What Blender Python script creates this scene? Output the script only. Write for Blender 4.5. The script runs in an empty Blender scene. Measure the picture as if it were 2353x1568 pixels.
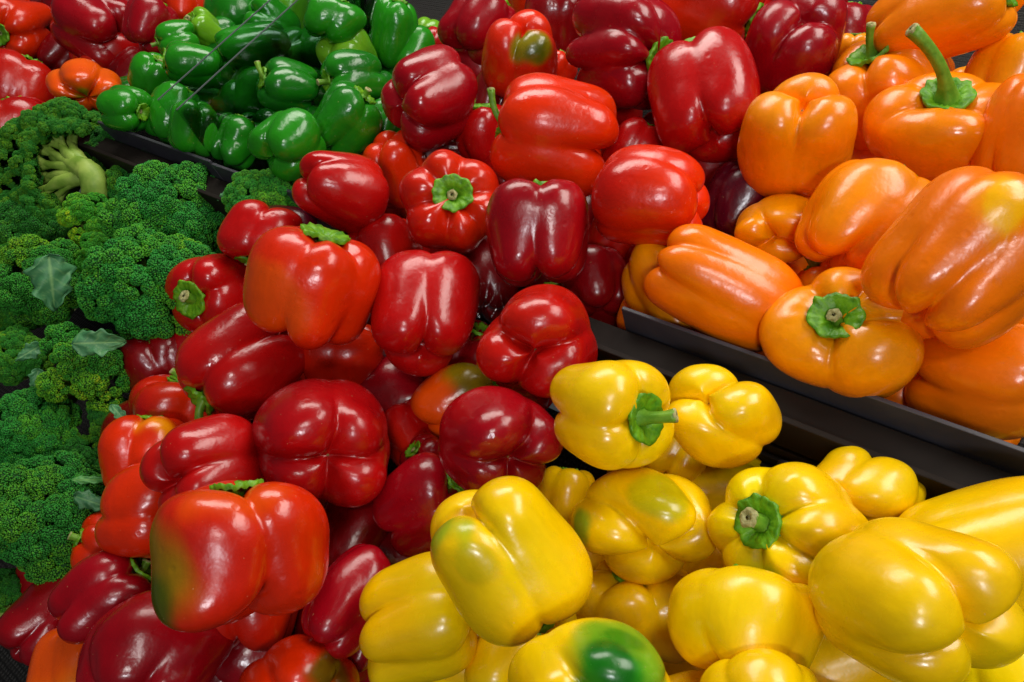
import bpy, math
import numpy as np
from mathutils import Matrix, Vector

# ------------------------------------------------------------------ camera
sc = bpy.context.scene
FW, FH, FP = 2353.0, 1568.0, 1700.0            # working picture units and focal length in them
# the top of the produce lies close to one plane (camera axes: x right, y down, z forward)
PN = np.array([0.05 * FP, 0.115 * FP, 276.0]); PK = FP * 0.092
Nc = -PN / np.linalg.norm(PN)
def unproject(x, y):
    d = np.array([(x - FW / 2) / FP, (y - FH / 2) / FP, 1.0])
    return d * (PK / PN.dot(d))
_a, _b = unproject(235, 285), unproject(2353, 1040)      # the straight front lip of the rear bins
Lc = (_b - _a) / np.linalg.norm(_b - _a)
Dc = np.cross(Nc, Lc); Dc = Dc * np.sign(Dc[2])
TILT = math.radians(25)                                  # slope of the display
UPc = math.cos(TILT) * Nc + math.sin(TILT) * Dc
BKc = math.cos(TILT) * Dc - math.sin(TILT) * Nc
R = np.array([Lc, BKc, UPc])                             # camera axes -> world (X along the lip, Y back, Z up)
ORG = unproject(1310, 670)
CAM = np.array([0, 0, 0.9]) - R @ ORG
def at(x, y, z):                                         # point at picture position and depth z
    return R @ (np.array([(x - FW / 2) / FP, (y - FH / 2) / FP, 1.0]) * z) + CAM
def plane_depth(x, y): return unproject(x, y)[2]
NW = R @ Nc                                              # display normal in the world
DW = R @ Dc                                              # up the slope
cam = bpy.data.cameras.new('camera'); co = bpy.data.objects.new('camera', cam)
sc.collection.objects.link(co); sc.camera = co
cam.sensor_width = 36.0; cam.lens = 36.0 * FP / FW; cam.clip_start = 0.01; cam.clip_end = 100
rx, ry, rz = R @ [1, 0, 0], R @ [0, -1, 0], R @ [0, 0, -1]
co.matrix_world = Matrix(((rx[0], ry[0], rz[0], CAM[0]), (rx[1], ry[1], rz[1], CAM[1]), (rx[2], ry[2], rz[2], CAM[2]), (0, 0, 0, 1)))

# ------------------------------------------------------------------ light
w = bpy.data.worlds.new('World'); sc.world = w; w.use_nodes = True
w.node_tree.nodes['Background'].inputs[0].default_value = (0.9, 0.95, 1.0, 1)
w.node_tree.nodes['Background'].inputs[1].default_value = 0.028
def lamp(name, loc, target, sx, sy, power, col=(1, 0.96, 0.9)):
    l = bpy.data.lights.new(name, 'AREA'); l.shape = 'RECTANGLE'; l.size = sx; l.size_y = sy; l.energy = power; l.color = col
    o = bpy.data.objects.new(name, l); sc.collection.objects.link(o)
    o.location = loc
    o.rotation_euler = (Vector(target) - Vector(loc)).to_track_quat('-Z', 'Y').to_euler()
    return o
lamp('canopy_light', (-0.62, 0.40, 2.08), (-0.2, 0.05, 0.9), 1.05, 0.50, 8.6, (1, 0.95, 0.87))
lamp('canopy_light', (0.66, 0.34, 2.12), (0.3, 0.0, 0.9), 1.05, 0.50, 8.6, (1, 0.95, 0.87))
FRONT = np.array([CAM[0], CAM[1], 0]) / np.linalg.norm(CAM[:2])
lamp('aisle_light', (FRONT * 2.1 + np.array([0.1, 0, 1.85])).tolist(), (0, 0, 0.9), 0.30, 0.26, 8, (0.93, 0.96, 1.0))
lamp('aisle_light', (0.9, -1.3, 2.5), (0, 0, 0.9), 0.34, 0.24, 5, (1, 0.97, 0.93))
sc.view_settings.view_transform = 'Standard'; sc.view_settings.look = 'None'
sc.view_settings.exposure = 0.66; sc.view_settings.gamma = 1.0
sc.cycles.use_denoising = True
sc.cycles.max_bounces = 8; sc.cycles.glossy_bounces = 4; sc.cycles.transparent_max_bounces = 12
sc.cycles.caustics_reflective = False; sc.cycles.caustics_refractive = False
sc.cycles.sample_clamp_indirect = 4

# ------------------------------------------------------------------ helpers
def lin(r, g, b):
    f = lambda c: ((c / 255 + 0.055) / 1.055) ** 2.4 if c > 10.3 else c / 255 / 12.92
    return np.array([f(r), f(g), f(b)])
def mesh_obj(name, V, F, mat, parent=None, loc=None, smooth=True, col=None):
    me = bpy.data.meshes.new(name)
    V = np.asarray(V, dtype=np.float32)
    me.from_pydata(V.tolist(), [], F if isinstance(F, list) else F.tolist())
    if smooth: me.polygons.foreach_set('use_smooth', np.ones(len(me.polygons), dtype=bool))
    if col is not None:
        a = me.color_attributes.new('tint', 'FLOAT_COLOR', 'POINT')
        c4 = np.ones((len(V), 4), dtype=np.float32); c4[:, :3] = col
        a.data.foreach_set('color', c4.ravel())
    me.materials.append(mat); me.update()
    return link(name, me, parent, loc)
def link(name, data, parent=None, loc=None):
    o = bpy.data.objects.new(name, data); sc.collection.objects.link(o)
    if parent is not None: o.parent = parent
    if loc is not None: o.location = loc
    return o
def tag(o, label=None, cat=None, group=None, kind=None):
    if label: o['label'] = label
    if cat: o['category'] = cat
    if group: o['group'] = group
    if kind: o['kind'] = kind
    return o
def grid_faces(nu, nt, wrap=True):
    i, j = np.meshgrid(np.arange(nu - 1), np.arange(nt if wrap else nt - 1), indexing='ij')
    k = (j + 1) % nt
    return np.stack([i * nt + j, (i + 1) * nt + j, (i + 1) * nt + k, i * nt + k], -1).reshape(-1, 4)
def sstep(x, a, b):
    t = np.clip((x - a) / (b - a), 0, 1); return t * t * (3 - 2 * t)
def wobble(P, rng, n, k0, k1, amp):
    s = np.zeros(P.shape[:-1])
    for _ in range(n):
        v = rng.normal(size=3); v *= rng.uniform(k0, k1) / np.linalg.norm(v)
        s += np.sin(P @ v + rng.uniform(0, 6.28))
    return s * amp / math.sqrt(n)
def tube(path, rad, ns=14, cap=True):
    path = np.asarray(path, float); n = len(path); V = []
    t = np.gradient(path, axis=0); t /= np.linalg.norm(t, axis=1)[:, None]
    u = np.cross(t[0], [0.3, 0.9, 0.2]); u /= np.linalg.norm(u)
    for i in range(n):
        u = u - t[i] * u.dot(t[i]); u /= np.linalg.norm(u); v = np.cross(t[i], u)
        for j in range(ns):
            a = 2 * math.pi * j / ns
            r = rad[i] if np.ndim(rad[i]) == 0 else rad[i][j]
            V.append(path[i] + r * (math.cos(a) * u + math.sin(a) * v))
    F = grid_faces(n, ns).tolist()
    if cap:
        F.append(list(range(ns))); F.append(list(range((n - 1) * ns, n * ns))[::-1])
    return np.array(V), F
def box(c, x, y, z, hx, hy, hz):
    c, x, y, z = map(np.asarray, (c, x, y, z))
    V = [c + sx * hx * x + sy * hy * y + sz * hz * z for sz in (-1, 1) for sy in (-1, 1) for sx in (-1, 1)]
    return V, [[0, 2, 3, 1], [4, 5, 7, 6], [0, 1, 5, 4], [2, 6, 7, 3], [0, 4, 6, 2], [1, 3, 7, 5]]
def joined(parts):
    V, F = [], []
    for v, f in parts:
        o = len(V); V += [list(p) for p in v]; F += [[i + o for i in q] for q in f]
    return V, F

# ------------------------------------------------------------------ materials
def new_mat(name):
    m = bpy.data.materials.new(name); m.use_nodes = True
    nt = m.node_tree; return m, nt, nt.nodes, nt.links, nt.nodes['Principled BSDF']
def noise(N, L, scale, detail=3, vec=None, rough=0.5):
    n = N.new('ShaderNodeTexNoise'); n.inputs['Scale'].default_value = scale; n.inputs['Detail'].default_value = detail
    n.inputs['Roughness'].default_value = rough
    if vec is not None: L.new(vec, n.inputs['Vector'])
    return n
def skin_mat(name, rough, sss, bump, spec=0.58, coat=0.16):
    m, nt, N, L, P = new_mat(name)
    at_ = N.new('ShaderNodeAttribute'); at_.attribute_name = 'tint'
    tc = N.new('ShaderNodeTexCoord')
    n1 = noise(N, L, 38, 4, tc.outputs['Object'])
    hs = N.new('ShaderNodeHueSaturation')
    mr = N.new('ShaderNodeMapRange'); mr.inputs[3].default_value = 0.80; mr.inputs[4].default_value = 1.18
    L.new(n1.outputs['Fac'], mr.inputs[0]); L.new(mr.outputs[0], hs.inputs['Value'])
    L.new(at_.outputs['Color'], hs.inputs['Color'])
    mp = N.new('ShaderNodeMapping'); mp.inputs['Scale'].default_value = (1, 1, 0.22); L.new(tc.outputs['Object'], mp.inputs['Vector'])
    ns = noise(N, L, 210, 3, mp.outputs[0]); ms = N.new('ShaderNodeMapRange'); ms.inputs[1].default_value = 0.25; ms.inputs[2].default_value = 0.75; ms.inputs[3].default_value = 0.94; ms.inputs[4].default_value = 1.05
    L.new(ns.outputs['Fac'], ms.inputs[0]); mm = N.new('ShaderNodeMath'); mm.operation = 'MULTIPLY'; L.new(mr.outputs[0], mm.inputs[0]); L.new(ms.outputs[0], mm.inputs[1])
    L.new(mm.outputs[0], hs.inputs['Value'])
    # pale flecks on the skin
    n2 = noise(N, L, 420, 1, tc.outputs['Object'])
    cr = N.new('ShaderNodeMapRange'); cr.inputs[1].default_value = 0.77; cr.inputs[2].default_value = 0.83
    L.new(n2.outputs['Fac'], cr.inputs[0])
    mx = N.new('ShaderNodeMix'); mx.data_type = 'RGBA'; mx.inputs[7].default_value = (0.75, 0.5, 0.25, 1)
    mul = N.new('ShaderNodeMath'); mul.operation = 'MULTIPLY'; mul.inputs[1].default_value = 0.35
    L.new(cr.outputs[0], mul.inputs[0]); L.new(mul.outputs[0], mx.inputs[0]); L.new(hs.outputs[0], mx.inputs[6])
    L.new(mx.outputs[2], P.inputs['Base Color'])
    # a waxy bloom: gloss varies over the skin
    n4 = noise(N, L, 30, 5, tc.outputs['Object'], 0.6)
    rr = N.new('ShaderNodeMapRange'); rr.inputs[1].default_value = 0.3; rr.inputs[2].default_value = 0.7
    rr.inputs[3].default_value = rough * 0.75; rr.inputs[4].default_value = rough * 1.35
    L.new(n4.outputs['Fac'], rr.inputs[0]); L.new(rr.outputs[0], P.inputs['Roughness'])
    P.inputs['Specular IOR Level'].default_value = spec
    P.inputs['Coat Weight'].default_value = 0.08; P.inputs['Coat Roughness'].default_value = coat
    P.inputs['Subsurface Weight'].default_value = sss
    P.inputs['Subsurface Radius'].default_value = (1.0, 0.45, 0.12); P.inputs['Subsurface Scale'].default_value = 0.006
    n3 = noise(N, L, 75, 3, tc.outputs['Object'])
    b = N.new('ShaderNodeBump'); b.inputs['Strength'].default_value = bump; b.inputs['Distance'].default_value = 0.0022
    n5 = noise(N, L, 260, 3, tc.outputs['Object'])
    ad = N.new('ShaderNodeMath'); ad.operation = 'MULTIPLY_ADD'; ad.inputs[1].default_value = 0.10
    L.new(n5.outputs['Fac'], ad.inputs[0]); L.new(n3.outputs['Fac'], ad.inputs[2])
    vo = N.new('ShaderNodeTexVoronoi'); vo.inputs['Scale'].default_value = 55; L.new(tc.outputs['Object'], vo.inputs['Vector'])
    pit = N.new('ShaderNodeMapRange'); pit.inputs[1].default_value = 0.05; pit.inputs[2].default_value = 0.14; pit.inputs[3].default_value = -0.25; pit.inputs[4].default_value = 0.0
    L.new(vo.outputs['Distance'], pit.inputs[0])
    a2 = N.new('ShaderNodeMath'); a2.operation = 'ADD'; L.new(ad.outputs[0], a2.inputs[0]); L.new(pit.outputs[0], a2.inputs[1])
    L.new(a2.outputs[0], b.inputs['Height']); L.new(b.outputs[0], P.inputs['Normal'])
    return m
SKIN = {'red': skin_mat('red_pepper_skin', 0.235, 0.03, 0.32), 'orange': skin_mat('orange_pepper_skin', 0.245, 0.06, 0.30),
        'yellow': skin_mat('yellow_pepper_skin', 0.24, 0.06, 0.22), 'green': skin_mat('green_pepper_skin', 0.21, 0.02, 0.44)}
def plant_mat(name, c1, c2, scale, rough, bump=0.4, dist=0.002, spec=0.4):
    m, nt, N, L, P = new_mat(name)
    tc = N.new('ShaderNodeTexCoord'); n = noise(N, L, scale, 5, tc.outputs['Object'])
    r = N.new('ShaderNodeValToRGB'); r.color_ramp.elements[0].color = (*c1, 1); r.color_ramp.elements[1].color = (*c2, 1)
    r.color_ramp.elements[0].position = 0.35; r.color_ramp.elements[1].position = 0.65
    L.new(n.outputs['Fac'], r.inputs[0]); L.new(r.outputs[0], P.inputs['Base Color'])
    P.inputs['Roughness'].default_value = rough; P.inputs['Specular IOR Level'].default_value = spec
    b = N.new('ShaderNodeBump'); b.inputs['Strength'].default_value = bump; b.inputs['Distance'].default_value = dist
    L.new(n.outputs['Fac'], b.inputs['Height']); L.new(b.outputs[0], P.inputs['Normal'])
    return m
M_CALYX = plant_mat('calyx_green', (0.06, 0.22, 0.004), (0.17, 0.42, 0.010), 160, 0.42, 0.7)
M_STEM = plant_mat('stem_green', (0.09, 0.26, 0.012), (0.20, 0.40, 0.03), 120, 0.45, 0.5)
M_CUT = plant_mat('cut_stem_tan', (0.24, 0.22, 0.07), (0.50, 0.48, 0.22), 300, 0.8, 0.8)
M_SCAR = plant_mat('dry_blossom_scar', (0.10, 0.06, 0.02), (0.35, 0.24, 0.10), 400, 0.8)
M_STALK = plant_mat('broccoli_stalk', (0.19, 0.34, 0.035), (0.36, 0.50, 0.09), 55, 0.5, 0.35)
M_CUTB = plant_mat('cut_stalk_pale', (0.40, 0.46, 0.20), (0.58, 0.60, 0.32), 80, 0.6, 0.3)
def plain(name, c, rough, spec=0.5, bump=None):
    m, nt, N, L, P = new_mat(name)
    tc = N.new('ShaderNodeTexCoord'); n = noise(N, L, 30, 6, tc.outputs['Object'])
    r = N.new('ShaderNodeMix'); r.data_type = 'RGBA'
    r.inputs[6].default_value = (*(np.array(c) * 0.6), 1); r.inputs[7].default_value = (*(np.array(c) * 1.5), 1)
    L.new(n.outputs['Fac'], r.inputs[0]); L.new(r.outputs[2], P.inputs['Base Color'])
    P.inputs['Roughness'].default_value = rough; P.inputs['Specular IOR Level'].default_value = spec
    if bump:
        v = N.new('ShaderNodeTexVoronoi'); v.inputs['Scale'].default_value = bump; v.inputs['Randomness'].default_value = 0.15
        L.new(tc.outputs['Object'], v.inputs['Vector'])
        b = N.new('ShaderNodeBump'); b.inputs['Strength'].default_value = 1.0; b.inputs['Distance'].default_value = 0.003
        L.new(v.outputs['Distance'], b.inputs['Height']); L.new(b.outputs[0], P.inputs['Normal'])
    return m
M_BLACK = plain('black_plastic', (0.014, 0.010, 0.008), 0.6, 0.15)
M_LIP = plain('worn_grey_plastic_edge', (0.05, 0.048, 0.06), 0.4, 0.5)
M_MAT = plain('black_honeycomb_mat', (0.010, 0.009, 0.008), 0.55, 0.3, 240)
def clear_mat(name, tint, mixf, rough):
    m, nt, N, L, P = new_mat(name)
    out = N['Material Output']; N.remove(P)
    t = N.new('ShaderNodeBsdfTransparent'); t.inputs[0].default_value = (*tint, 1)
    g = N.new('ShaderNodeBsdfGlossy'); g.inputs['Roughness'].default_value = rough
    fr = N.new('ShaderNodeFresnel'); fr.inputs[0].default_value = 1.45
    tc = N.new('ShaderNodeTexCoord'); n = noise(N, L, 60, 4, tc.outputs['Object'])
    b = N.new('ShaderNodeBump'); b.inputs['Strength'].default_value = mixf; b.inputs['Distance'].default_value = 0.004
    L.new(n.outputs['Fac'], b.inputs['Height']); L.new(b.outputs[0], g.inputs['Normal']); L.new(b.outputs[0], fr.inputs['Normal'])
    mx = N.new('ShaderNodeMixShader'); L.new(fr.outputs[0], mx.inputs[0]); L.new(t.outputs[0], mx.inputs[1]); L.new(g.outputs[0], mx.inputs[2])
    L.new(mx.outputs[0], out.inputs['Surface'])
    return m
M_ACRYL = clear_mat('clear_acrylic', (0.80, 0.90, 0.88), 0.05, 0.05)
M_FILM = clear_mat('clear_film', (0.85, 0.85, 0.85), 0.6, 0.12)
M_EDGE = plain('acrylic_edge', (0.10, 0.12, 0.12), 0.25, 0.6)

# ------------------------------------------------------------------ the display: bins, lip, dividers
X3, Y3, Z3 = np.eye(3)
def on_plane(x, y, off=0.0): return R @ unproject(x, y) + CAM + NW * off
LIP0 = on_plane(1310, 671, 0.0)                                   # lip line passes here along world X
def slab(name, c, hx, hy, hz, mat, x=X3, y=DW, z=NW):
    v, f = box(c, x, y, z, hx, hy, hz); return mesh_obj(name, v, f, mat, smooth=False)
FD, BD = -0.20, -0.18                                           # floors of the front and rear bins below the produce
tag(slab('rear_bin_floor', LIP0 + DW * 0.75 + NW * BD, 2.2, 0.75, 0.004, M_MAT), kind='structure')
tag(slab('front_bin_floor', LIP0 - DW * 0.62 + NW * FD, 2.2, 0.60, 0.004, M_MAT), kind='structure')
# the step between the two rows: a black board with a grey edged lip strip
def rel(v): return [np.asarray(p) - LIP0 for p in v]
PX = lambda x, y: float((on_plane(x, y) - LIP0)[0])
def bin_step(x0, x1, label):
    step = link('bin_step', None, None, LIP0); tag(step, label, 'rail')
    c, h = X3 * (x0 + x1) / 2, (x1 - x0) / 2
    def piece(name, dn, dd, hy, hz, hh=h, cc=c):
        v, f = box(LIP0 + cc - NW * dn - DW * dd, X3, DW, NW, hh, hy, hz)
        o = mesh_obj(name, rel(v), f, M_BLACK, step, smooth=False)
        b = o.modifiers.new('bevel', 'BEVEL'); b.width = 0.0008; b.segments = 2
        return o
    piece('board', 0.060, 0.020, 0.012, 0.048)
    piece('ledge', 0.019, 0.035, 0.0022, 0.018)
    for k in range(3): piece('groove_rib', 0.050 + 0.019 * k, 0.0335, 0.0018, 0.004)
    # round peg sockets along the board
    n = int((x1 - x0) / 0.075)
    for k in range(n):
        a = np.arange(16) / 16 * 6.283; cx = x0 + 0.03 + k * 0.075
        if cx > 0.75 or cx < -0.95: continue
        V = [X3 * (cx + r * math.cos(t)) - DW * (0.0352 + dz) - NW * (0.0655 - r * math.sin(t)) for r, dz in ((0.0062, 0.0), (0.0058, 0.0022), (0.0042, 0.0022), (0.0040, -0.001)) for t in a]
        mesh_obj('peg_socket', V, grid_faces(4, 16), M_LIP, step, smooth=False)
bin_step(-2.2, PX(830, 505), 'long black plastic rail between the green peppers and the broccoli')
bin_step(PX(1325, 690), 2.2, 'long black plastic rail between the orange and the yellow peppers')
def lip_strip(x0, x1, d, label):
    c = LIP0 + X3 * ((x0 + x1) / 2) - NW * 0.026 - DW * d
    o = slab('lip_strip', c, (x1 - x0) / 2, 0.0016, 0.032, M_LIP)
    bv = o.modifiers.new('bevel', 'BEVEL'); bv.width = 0.0006; bv.segments = 2
    return tag(o, label, 'lip strip')
lip_strip(PX(1425, 728), 1.6, 0.001, 'thin dark grey strip standing in front of the orange peppers')
lip_strip(PX(235, 285), PX(500, 380) - 0.006, 0.001, 'thin dark strip along the green peppers beside the darkest broccoli')
lip_strip(PX(500, 380), PX(830, 505), 0.003, 'thin dark strip under the plump paired green peppers')

def divider(x, y, length, label, back=0.0, h=0.075):
    c0 = on_plane(x, y, -0.02) + DW * back
    c = c0 + DW * length / 2
    o = link('acrylic_divider', None, None, c); tag(o, label, 'divider', 'clear dividers in the rear bins')
    rl = lambda v: [np.asarray(p) - c for p in v]
    v, f = box(c, X3, DW, NW, 0.0012, length / 2, h); mesh_obj('pane', rl(v), f, M_ACRYL, o, smooth=False)
    v, f = box(c + NW * (h + 0.0006), X3, DW, NW, 0.0007, length / 2, 0.0005); mesh_obj('top_edge', rl(v), f, M_EDGE, o, smooth=False)
divider(432, 322, 0.30, 'clear acrylic divider between the green peppers, farther from the red heap')
divider(475, 346, 0.30, 'clear acrylic divider between the green peppers, closer to the red heap')
o = slab('side_panel', on_plane(-20, 1560, -0.085) + DW * 0.09, 0.0015, 0.16, 0.05, M_ACRYL)
tag(o, 'scuffed clear plastic panel in the corner under the dark wrinkled red pepper', 'panel')

# ------------------------------------------------------------------ bell peppers
COL = {k: lin(*v) for k, v in {
    'red': (178, 10, 10), 'crim': (148, 3, 19), 'dred': (124, 4, 11), 'purp': (84, 4, 26), 'orr': (220, 44, 2), 'lorr': (230, 80, 4),
    'orange': (255, 134, 0), 'dorange': (250, 120, 0), 'yor': (252, 156, 0), 'yellow': (254, 200, 0), 'yel2': (255, 212, 0), 'dyel': (244, 194, 0),
    'green': (36, 134, 18), 'lgreen': (112, 172, 32), 'dgreen': (18, 102, 16), 'ripe': (120, 120, 10), 'olive': (70, 84, 8), 'ygreen': (160, 170, 6)}.items()}
SECOND = {'red': 'orr', 'crim': 'red', 'dred': 'crim', 'purp': 'dred', 'orr': 'red', 'lorr': 'orange', 'orange': 'yor', 'dorange': 'orange', 'yor': 'orange',
          'yellow': 'yel2', 'yel2': 'yellow', 'dyel': 'yellow', 'green': 'dgreen', 'lgreen': 'green', 'dgreen': 'green'}
FAMILY = {'red': 'red', 'crim': 'red', 'dred': 'red', 'purp': 'red', 'orr': 'red', 'lorr': 'red', 'orange': 'orange', 'dorange': 'orange', 'yor': 'orange',
          'yellow': 'yellow', 'yel2': 'yellow', 'dyel': 'yellow', 'green': 'green', 'lgreen': 'green', 'dgreen': 'green'}

def pepper_shape(seed, n, asp, o):
    rng = np.random.default_rng(seed)
    NT, NU = (92, 62) if o.get('fine') else (66, 46)
    th = np.arange(NT) / NT * 2 * math.pi
    v = np.linspace(0, 1, NU); ph = math.pi * (v - 0.07 * np.sin(2 * math.pi * v))
    e = o.get('block', rng.uniform(0.80, 0.92))
    r0 = np.abs(np.sin(ph)) ** e; r0[0] = r0[-1] = 0.0
    z0 = asp * np.sign(np.cos(ph)) * np.abs(np.cos(ph)) ** (e * 0.95)
    dT, dB = o.get('dip', rng.uniform(0.24, 0.34)), o.get('dipb', rng.uniform(0.16, 0.30))
    top = z0 > 0
    z0 = z0 - np.where(top, dT * np.exp(-(r0 / 0.40) ** 2), 0) + np.where(~top, dB * np.exp(-(r0 / 0.36) ** 2), 0)
    tp = o.get('taper', rng.uniform(0.04, 0.16))
    r0 = r0 * (1 + tp * z0 / asp)
    dr, dz = np.gradient(r0), np.gradient(z0)
    ln = np.hypot(dr, dz) + 1e-9
    nr, nz = -dz / ln, dr / ln                                # outward profile normal
    # lobes
    beta = (np.arange(n) + rng.uniform(-0.15, 0.15, n)) / n * 2 * math.pi + o.get('roll', rng.uniform(-0.9, 0.9))
    if 'beta' in o: beta = np.radians(o['beta']); n = len(beta)
    beta = np.sort(beta % (2 * math.pi))
    tw = o.get('twist', rng.uniform(-0.18, 0.18))
    T = th[None, :] + tw * (z0[:, None] / asp)
    T = (T - beta[0]) % (2 * math.pi)
    edges = np.append(beta - beta[0], 2 * math.pi)
    k = np.clip(np.searchsorted(edges, T, side='right') - 1, 0, n - 1)
    s = (T - edges[k]) / (edges[k + 1] - edges[k]) * 2 - 1
    Vm, Vt, Vb = rng.uniform(0.7, 1.3, n), rng.uniform(0.6, 1.35, n), rng.uniform(0.55, 1.4, n)
    d = o.get('deep', 1.0)
    cm, ct, cb = d * rng.uniform(0.08, 0.16), d * (rng.uniform(0.09, 0.16) if o.get('stemview') else rng.uniform(0.04, 0.10)), d * rng.uniform(0.20, 0.32)
    wt = np.exp(-((ph - 0.62) / 0.50) ** 2)[:, None]; wb = np.exp(-((ph - 2.48) / 0.52) ** 2)[:, None]
    vv = o.get('vee', rng.uniform(0.25, 0.8)); smoothb = (1 - vv) * (0.5 + 0.5 * np.cos(math.pi * s)) ** 0.8 + vv * (1 - np.abs(s) ** 2.6)
    sharpb = np.maximum(1 - s * s, 0) ** 0.62
    we = np.clip(wt * 0.7 + wb + o.get('sharp', 0.0), 0, 1)
    b = smoothb * (1 - we) + sharpb * we
    fade = sstep(r0, 0.0, 0.24)[:, None]
    disp = b * (cm * Vm[k] + ct * Vt[k] * wt + cb * Vb[k] * wb) * fade
    # small ribs round the shoulder
    m = rng.integers(2, 4) * n
    disp += o.get('ribs', 0.006) * np.exp(-((ph - 0.50) / 0.26) ** 2)[:, None] * np.cos(m * th[None, :] + rng.uniform(0, 6)) * fade
    x = (r0[:, None] + disp * nr[:, None]); z = z0[:, None] + disp * nz[:, None]
    P = np.stack([x * np.cos(th), x * np.sin(th), z + 0 * th], -1)
    wr = o.get('wrinkle', o.get('wr0', 1.0))
    nrm = np.stack([nr[:, None] * np.cos(th), nr[:, None] * np.sin(th), nz[:, None] + 0 * th], -1)
    polef = sstep(r0, 0.05, 0.45)[:, None]
    P = P + nrm * (wobble(P, rng, 6, 1.2, 2.6, 0.035) + polef * (wobble(P, rng, 8, 3.2, 6.0, 0.015 * wr) + wobble(P, rng, 10, 8.0, 14.0, 0.0036 * wr)))[..., None]
    if wr > 1.5: P = P + nrm * (polef * np.abs(wobble(P * [1, 1, 0.45], rng, 6, 7, 13, 0.020)))[..., None]
    bend = o.get('bend', rng.uniform(-0.10, 0.10)); ba = rng.uniform(0, 6.28)
    zz = P[..., 2] / asp
    P[..., 0] += bend * math.cos(ba) * zz * zz; P[..., 1] += bend * math.sin(ba) * zz * zz
    P[..., :2] *= np.array([rng.uniform(0.95, 1.05), 1.0])
    # unit width
    ext = np.mean([np.ptp(P[..., 0] * math.cos(a) + P[..., 1] * math.sin(a)) for a in np.linspace(0, math.pi, 9)[:-1]])
    P[..., :2] *= 2 / ext; P[..., 2] *= 2 * asp / np.ptp(P[..., 2])
    P[..., 2] -= (P[..., 2].max() + P[..., 2].min()) / 2
    P[0] = P[0].mean(0); P[-1] = P[-1].mean(0)
    return P


def calyx_shape(P, rng, rc):
    """green crown lying in the hollow of the shoulder, with pointed sepals"""
    c = P[0, 0]; rr = np.hypot(P[:22, :, 0] - c[0], P[:22, :, 1] - c[1]).mean(1); zz = P[:22, :, 2].mean(1)
    mono = np.maximum.accumulate(rr)
    hz = lambda r: np.interp(r, mono, zz)
    zmax = P[:22, :, 2].max(1); zmax = np.minimum(zmax, zz + 0.10)
    NT, NR = 56, 8; m = int(rng.integers(6, 9)); t = np.arange(NT) / NT * 2 * math.pi
    ja = rng.uniform(-0.3, 0.3, 40)
    tip = np.abs(np.cos(m * t / 2 + 0.3 * np.sin(t + ja[0]))) ** 5
    outl = rc * (0.95 + 0.12 * tip * (0.7 + ja[6 + (np.floor(m * t / 6.2832 + 0.5).astype(int) % m)]) + 0.05 * np.sin(2 * t + ja[1] * 9) + 0.03 * np.sin(11 * t + ja[4] * 9))
    V = []
    for i in range(NR):
        q = i / (NR - 1); r = outl * q
        z = np.interp(r, mono, 0.2 * zz + 0.8 * zmax) + 0.028 + 0.030 * (1 - q) + 0.012 * np.cos(m * t * 2 + ja[2] * 9 + 1.2 * np.sin(t)) * q * (1 - 0.3 * q) + 0.010 * np.cos(17 * t + 6 * q + ja[8] * 9) * q + 0.012 * np.sin(5 * t + ja[3] * 9) * q
        z = z + 0.03 * tip * q ** 4 * ja[5 + (np.floor(m * t / 6.2832).astype(int) % 20)]
        V.append(np.stack([c[0] + r * np.cos(t), c[1] + r * np.sin(t), z], -1))
    last = V[-1].copy(); last[:, 2] -= 0.075; last[:, :2] = c[:2] + (last[:, :2] - c[:2]) * 0.97; V.append(last)
    V = np.concatenate(V); F = grid_faces(NR + 1, NT)
    return V, F, np.array([c[0], c[1], hz(0.02) + 0.03])

def stem_shape(base, rng, L, rs, lean, twist, tip=0.72):
    n = 12; q = np.linspace(0, 1, n)
    ca, sa = math.cos(twist), math.sin(twist)
    path = np.stack([base[0] + lean * L * q ** 2 * ca, base[1] + lean * L * q ** 2 * sa, base[2] - 0.03 + L * (q - 0.28 * abs(lean) * q ** 2)], -1)
    rad = rs * (tip + (1.87 - tip) * np.exp(-(q / 0.22) ** 2) + 0.16 * np.exp(-((1 - q) / 0.12) ** 2))
    ns = 16; rib = 1 + 0.09 * np.cos(5 * np.arange(ns) / ns * 6.2832 + rng.uniform(0, 6)) + rng.uniform(-0.03, 0.03, ns)
    V, F = tube(path, [r * rib for r in rad], ns, cap=True)
    d = path[-1] - path[-2]; d /= np.linalg.norm(d)
    u = np.cross(d, [0.2, 0.9, 0.1]); u /= np.linalg.norm(u); w_ = np.cross(d, u)
    CV = []; rE = rad[-1]
    for rr, hh in ((1.02, -0.02), (0.96, 0.012), (0.6, 0.022), (0.25, 0.004)):
        for j in range(ns):
            a = 2 * math.pi * j / ns; k = rE * rr * rib[j]
            CV.append(path[-1] + k * (math.cos(a) * u + math.sin(a) * w_) + d * (hh + rng.uniform(-0.006, 0.006)))
    CF = grid_faces(4, ns).tolist(); CF.append(list(range(3 * ns, 4 * ns)))
    return V, F, np.array(CV), CF

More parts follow.
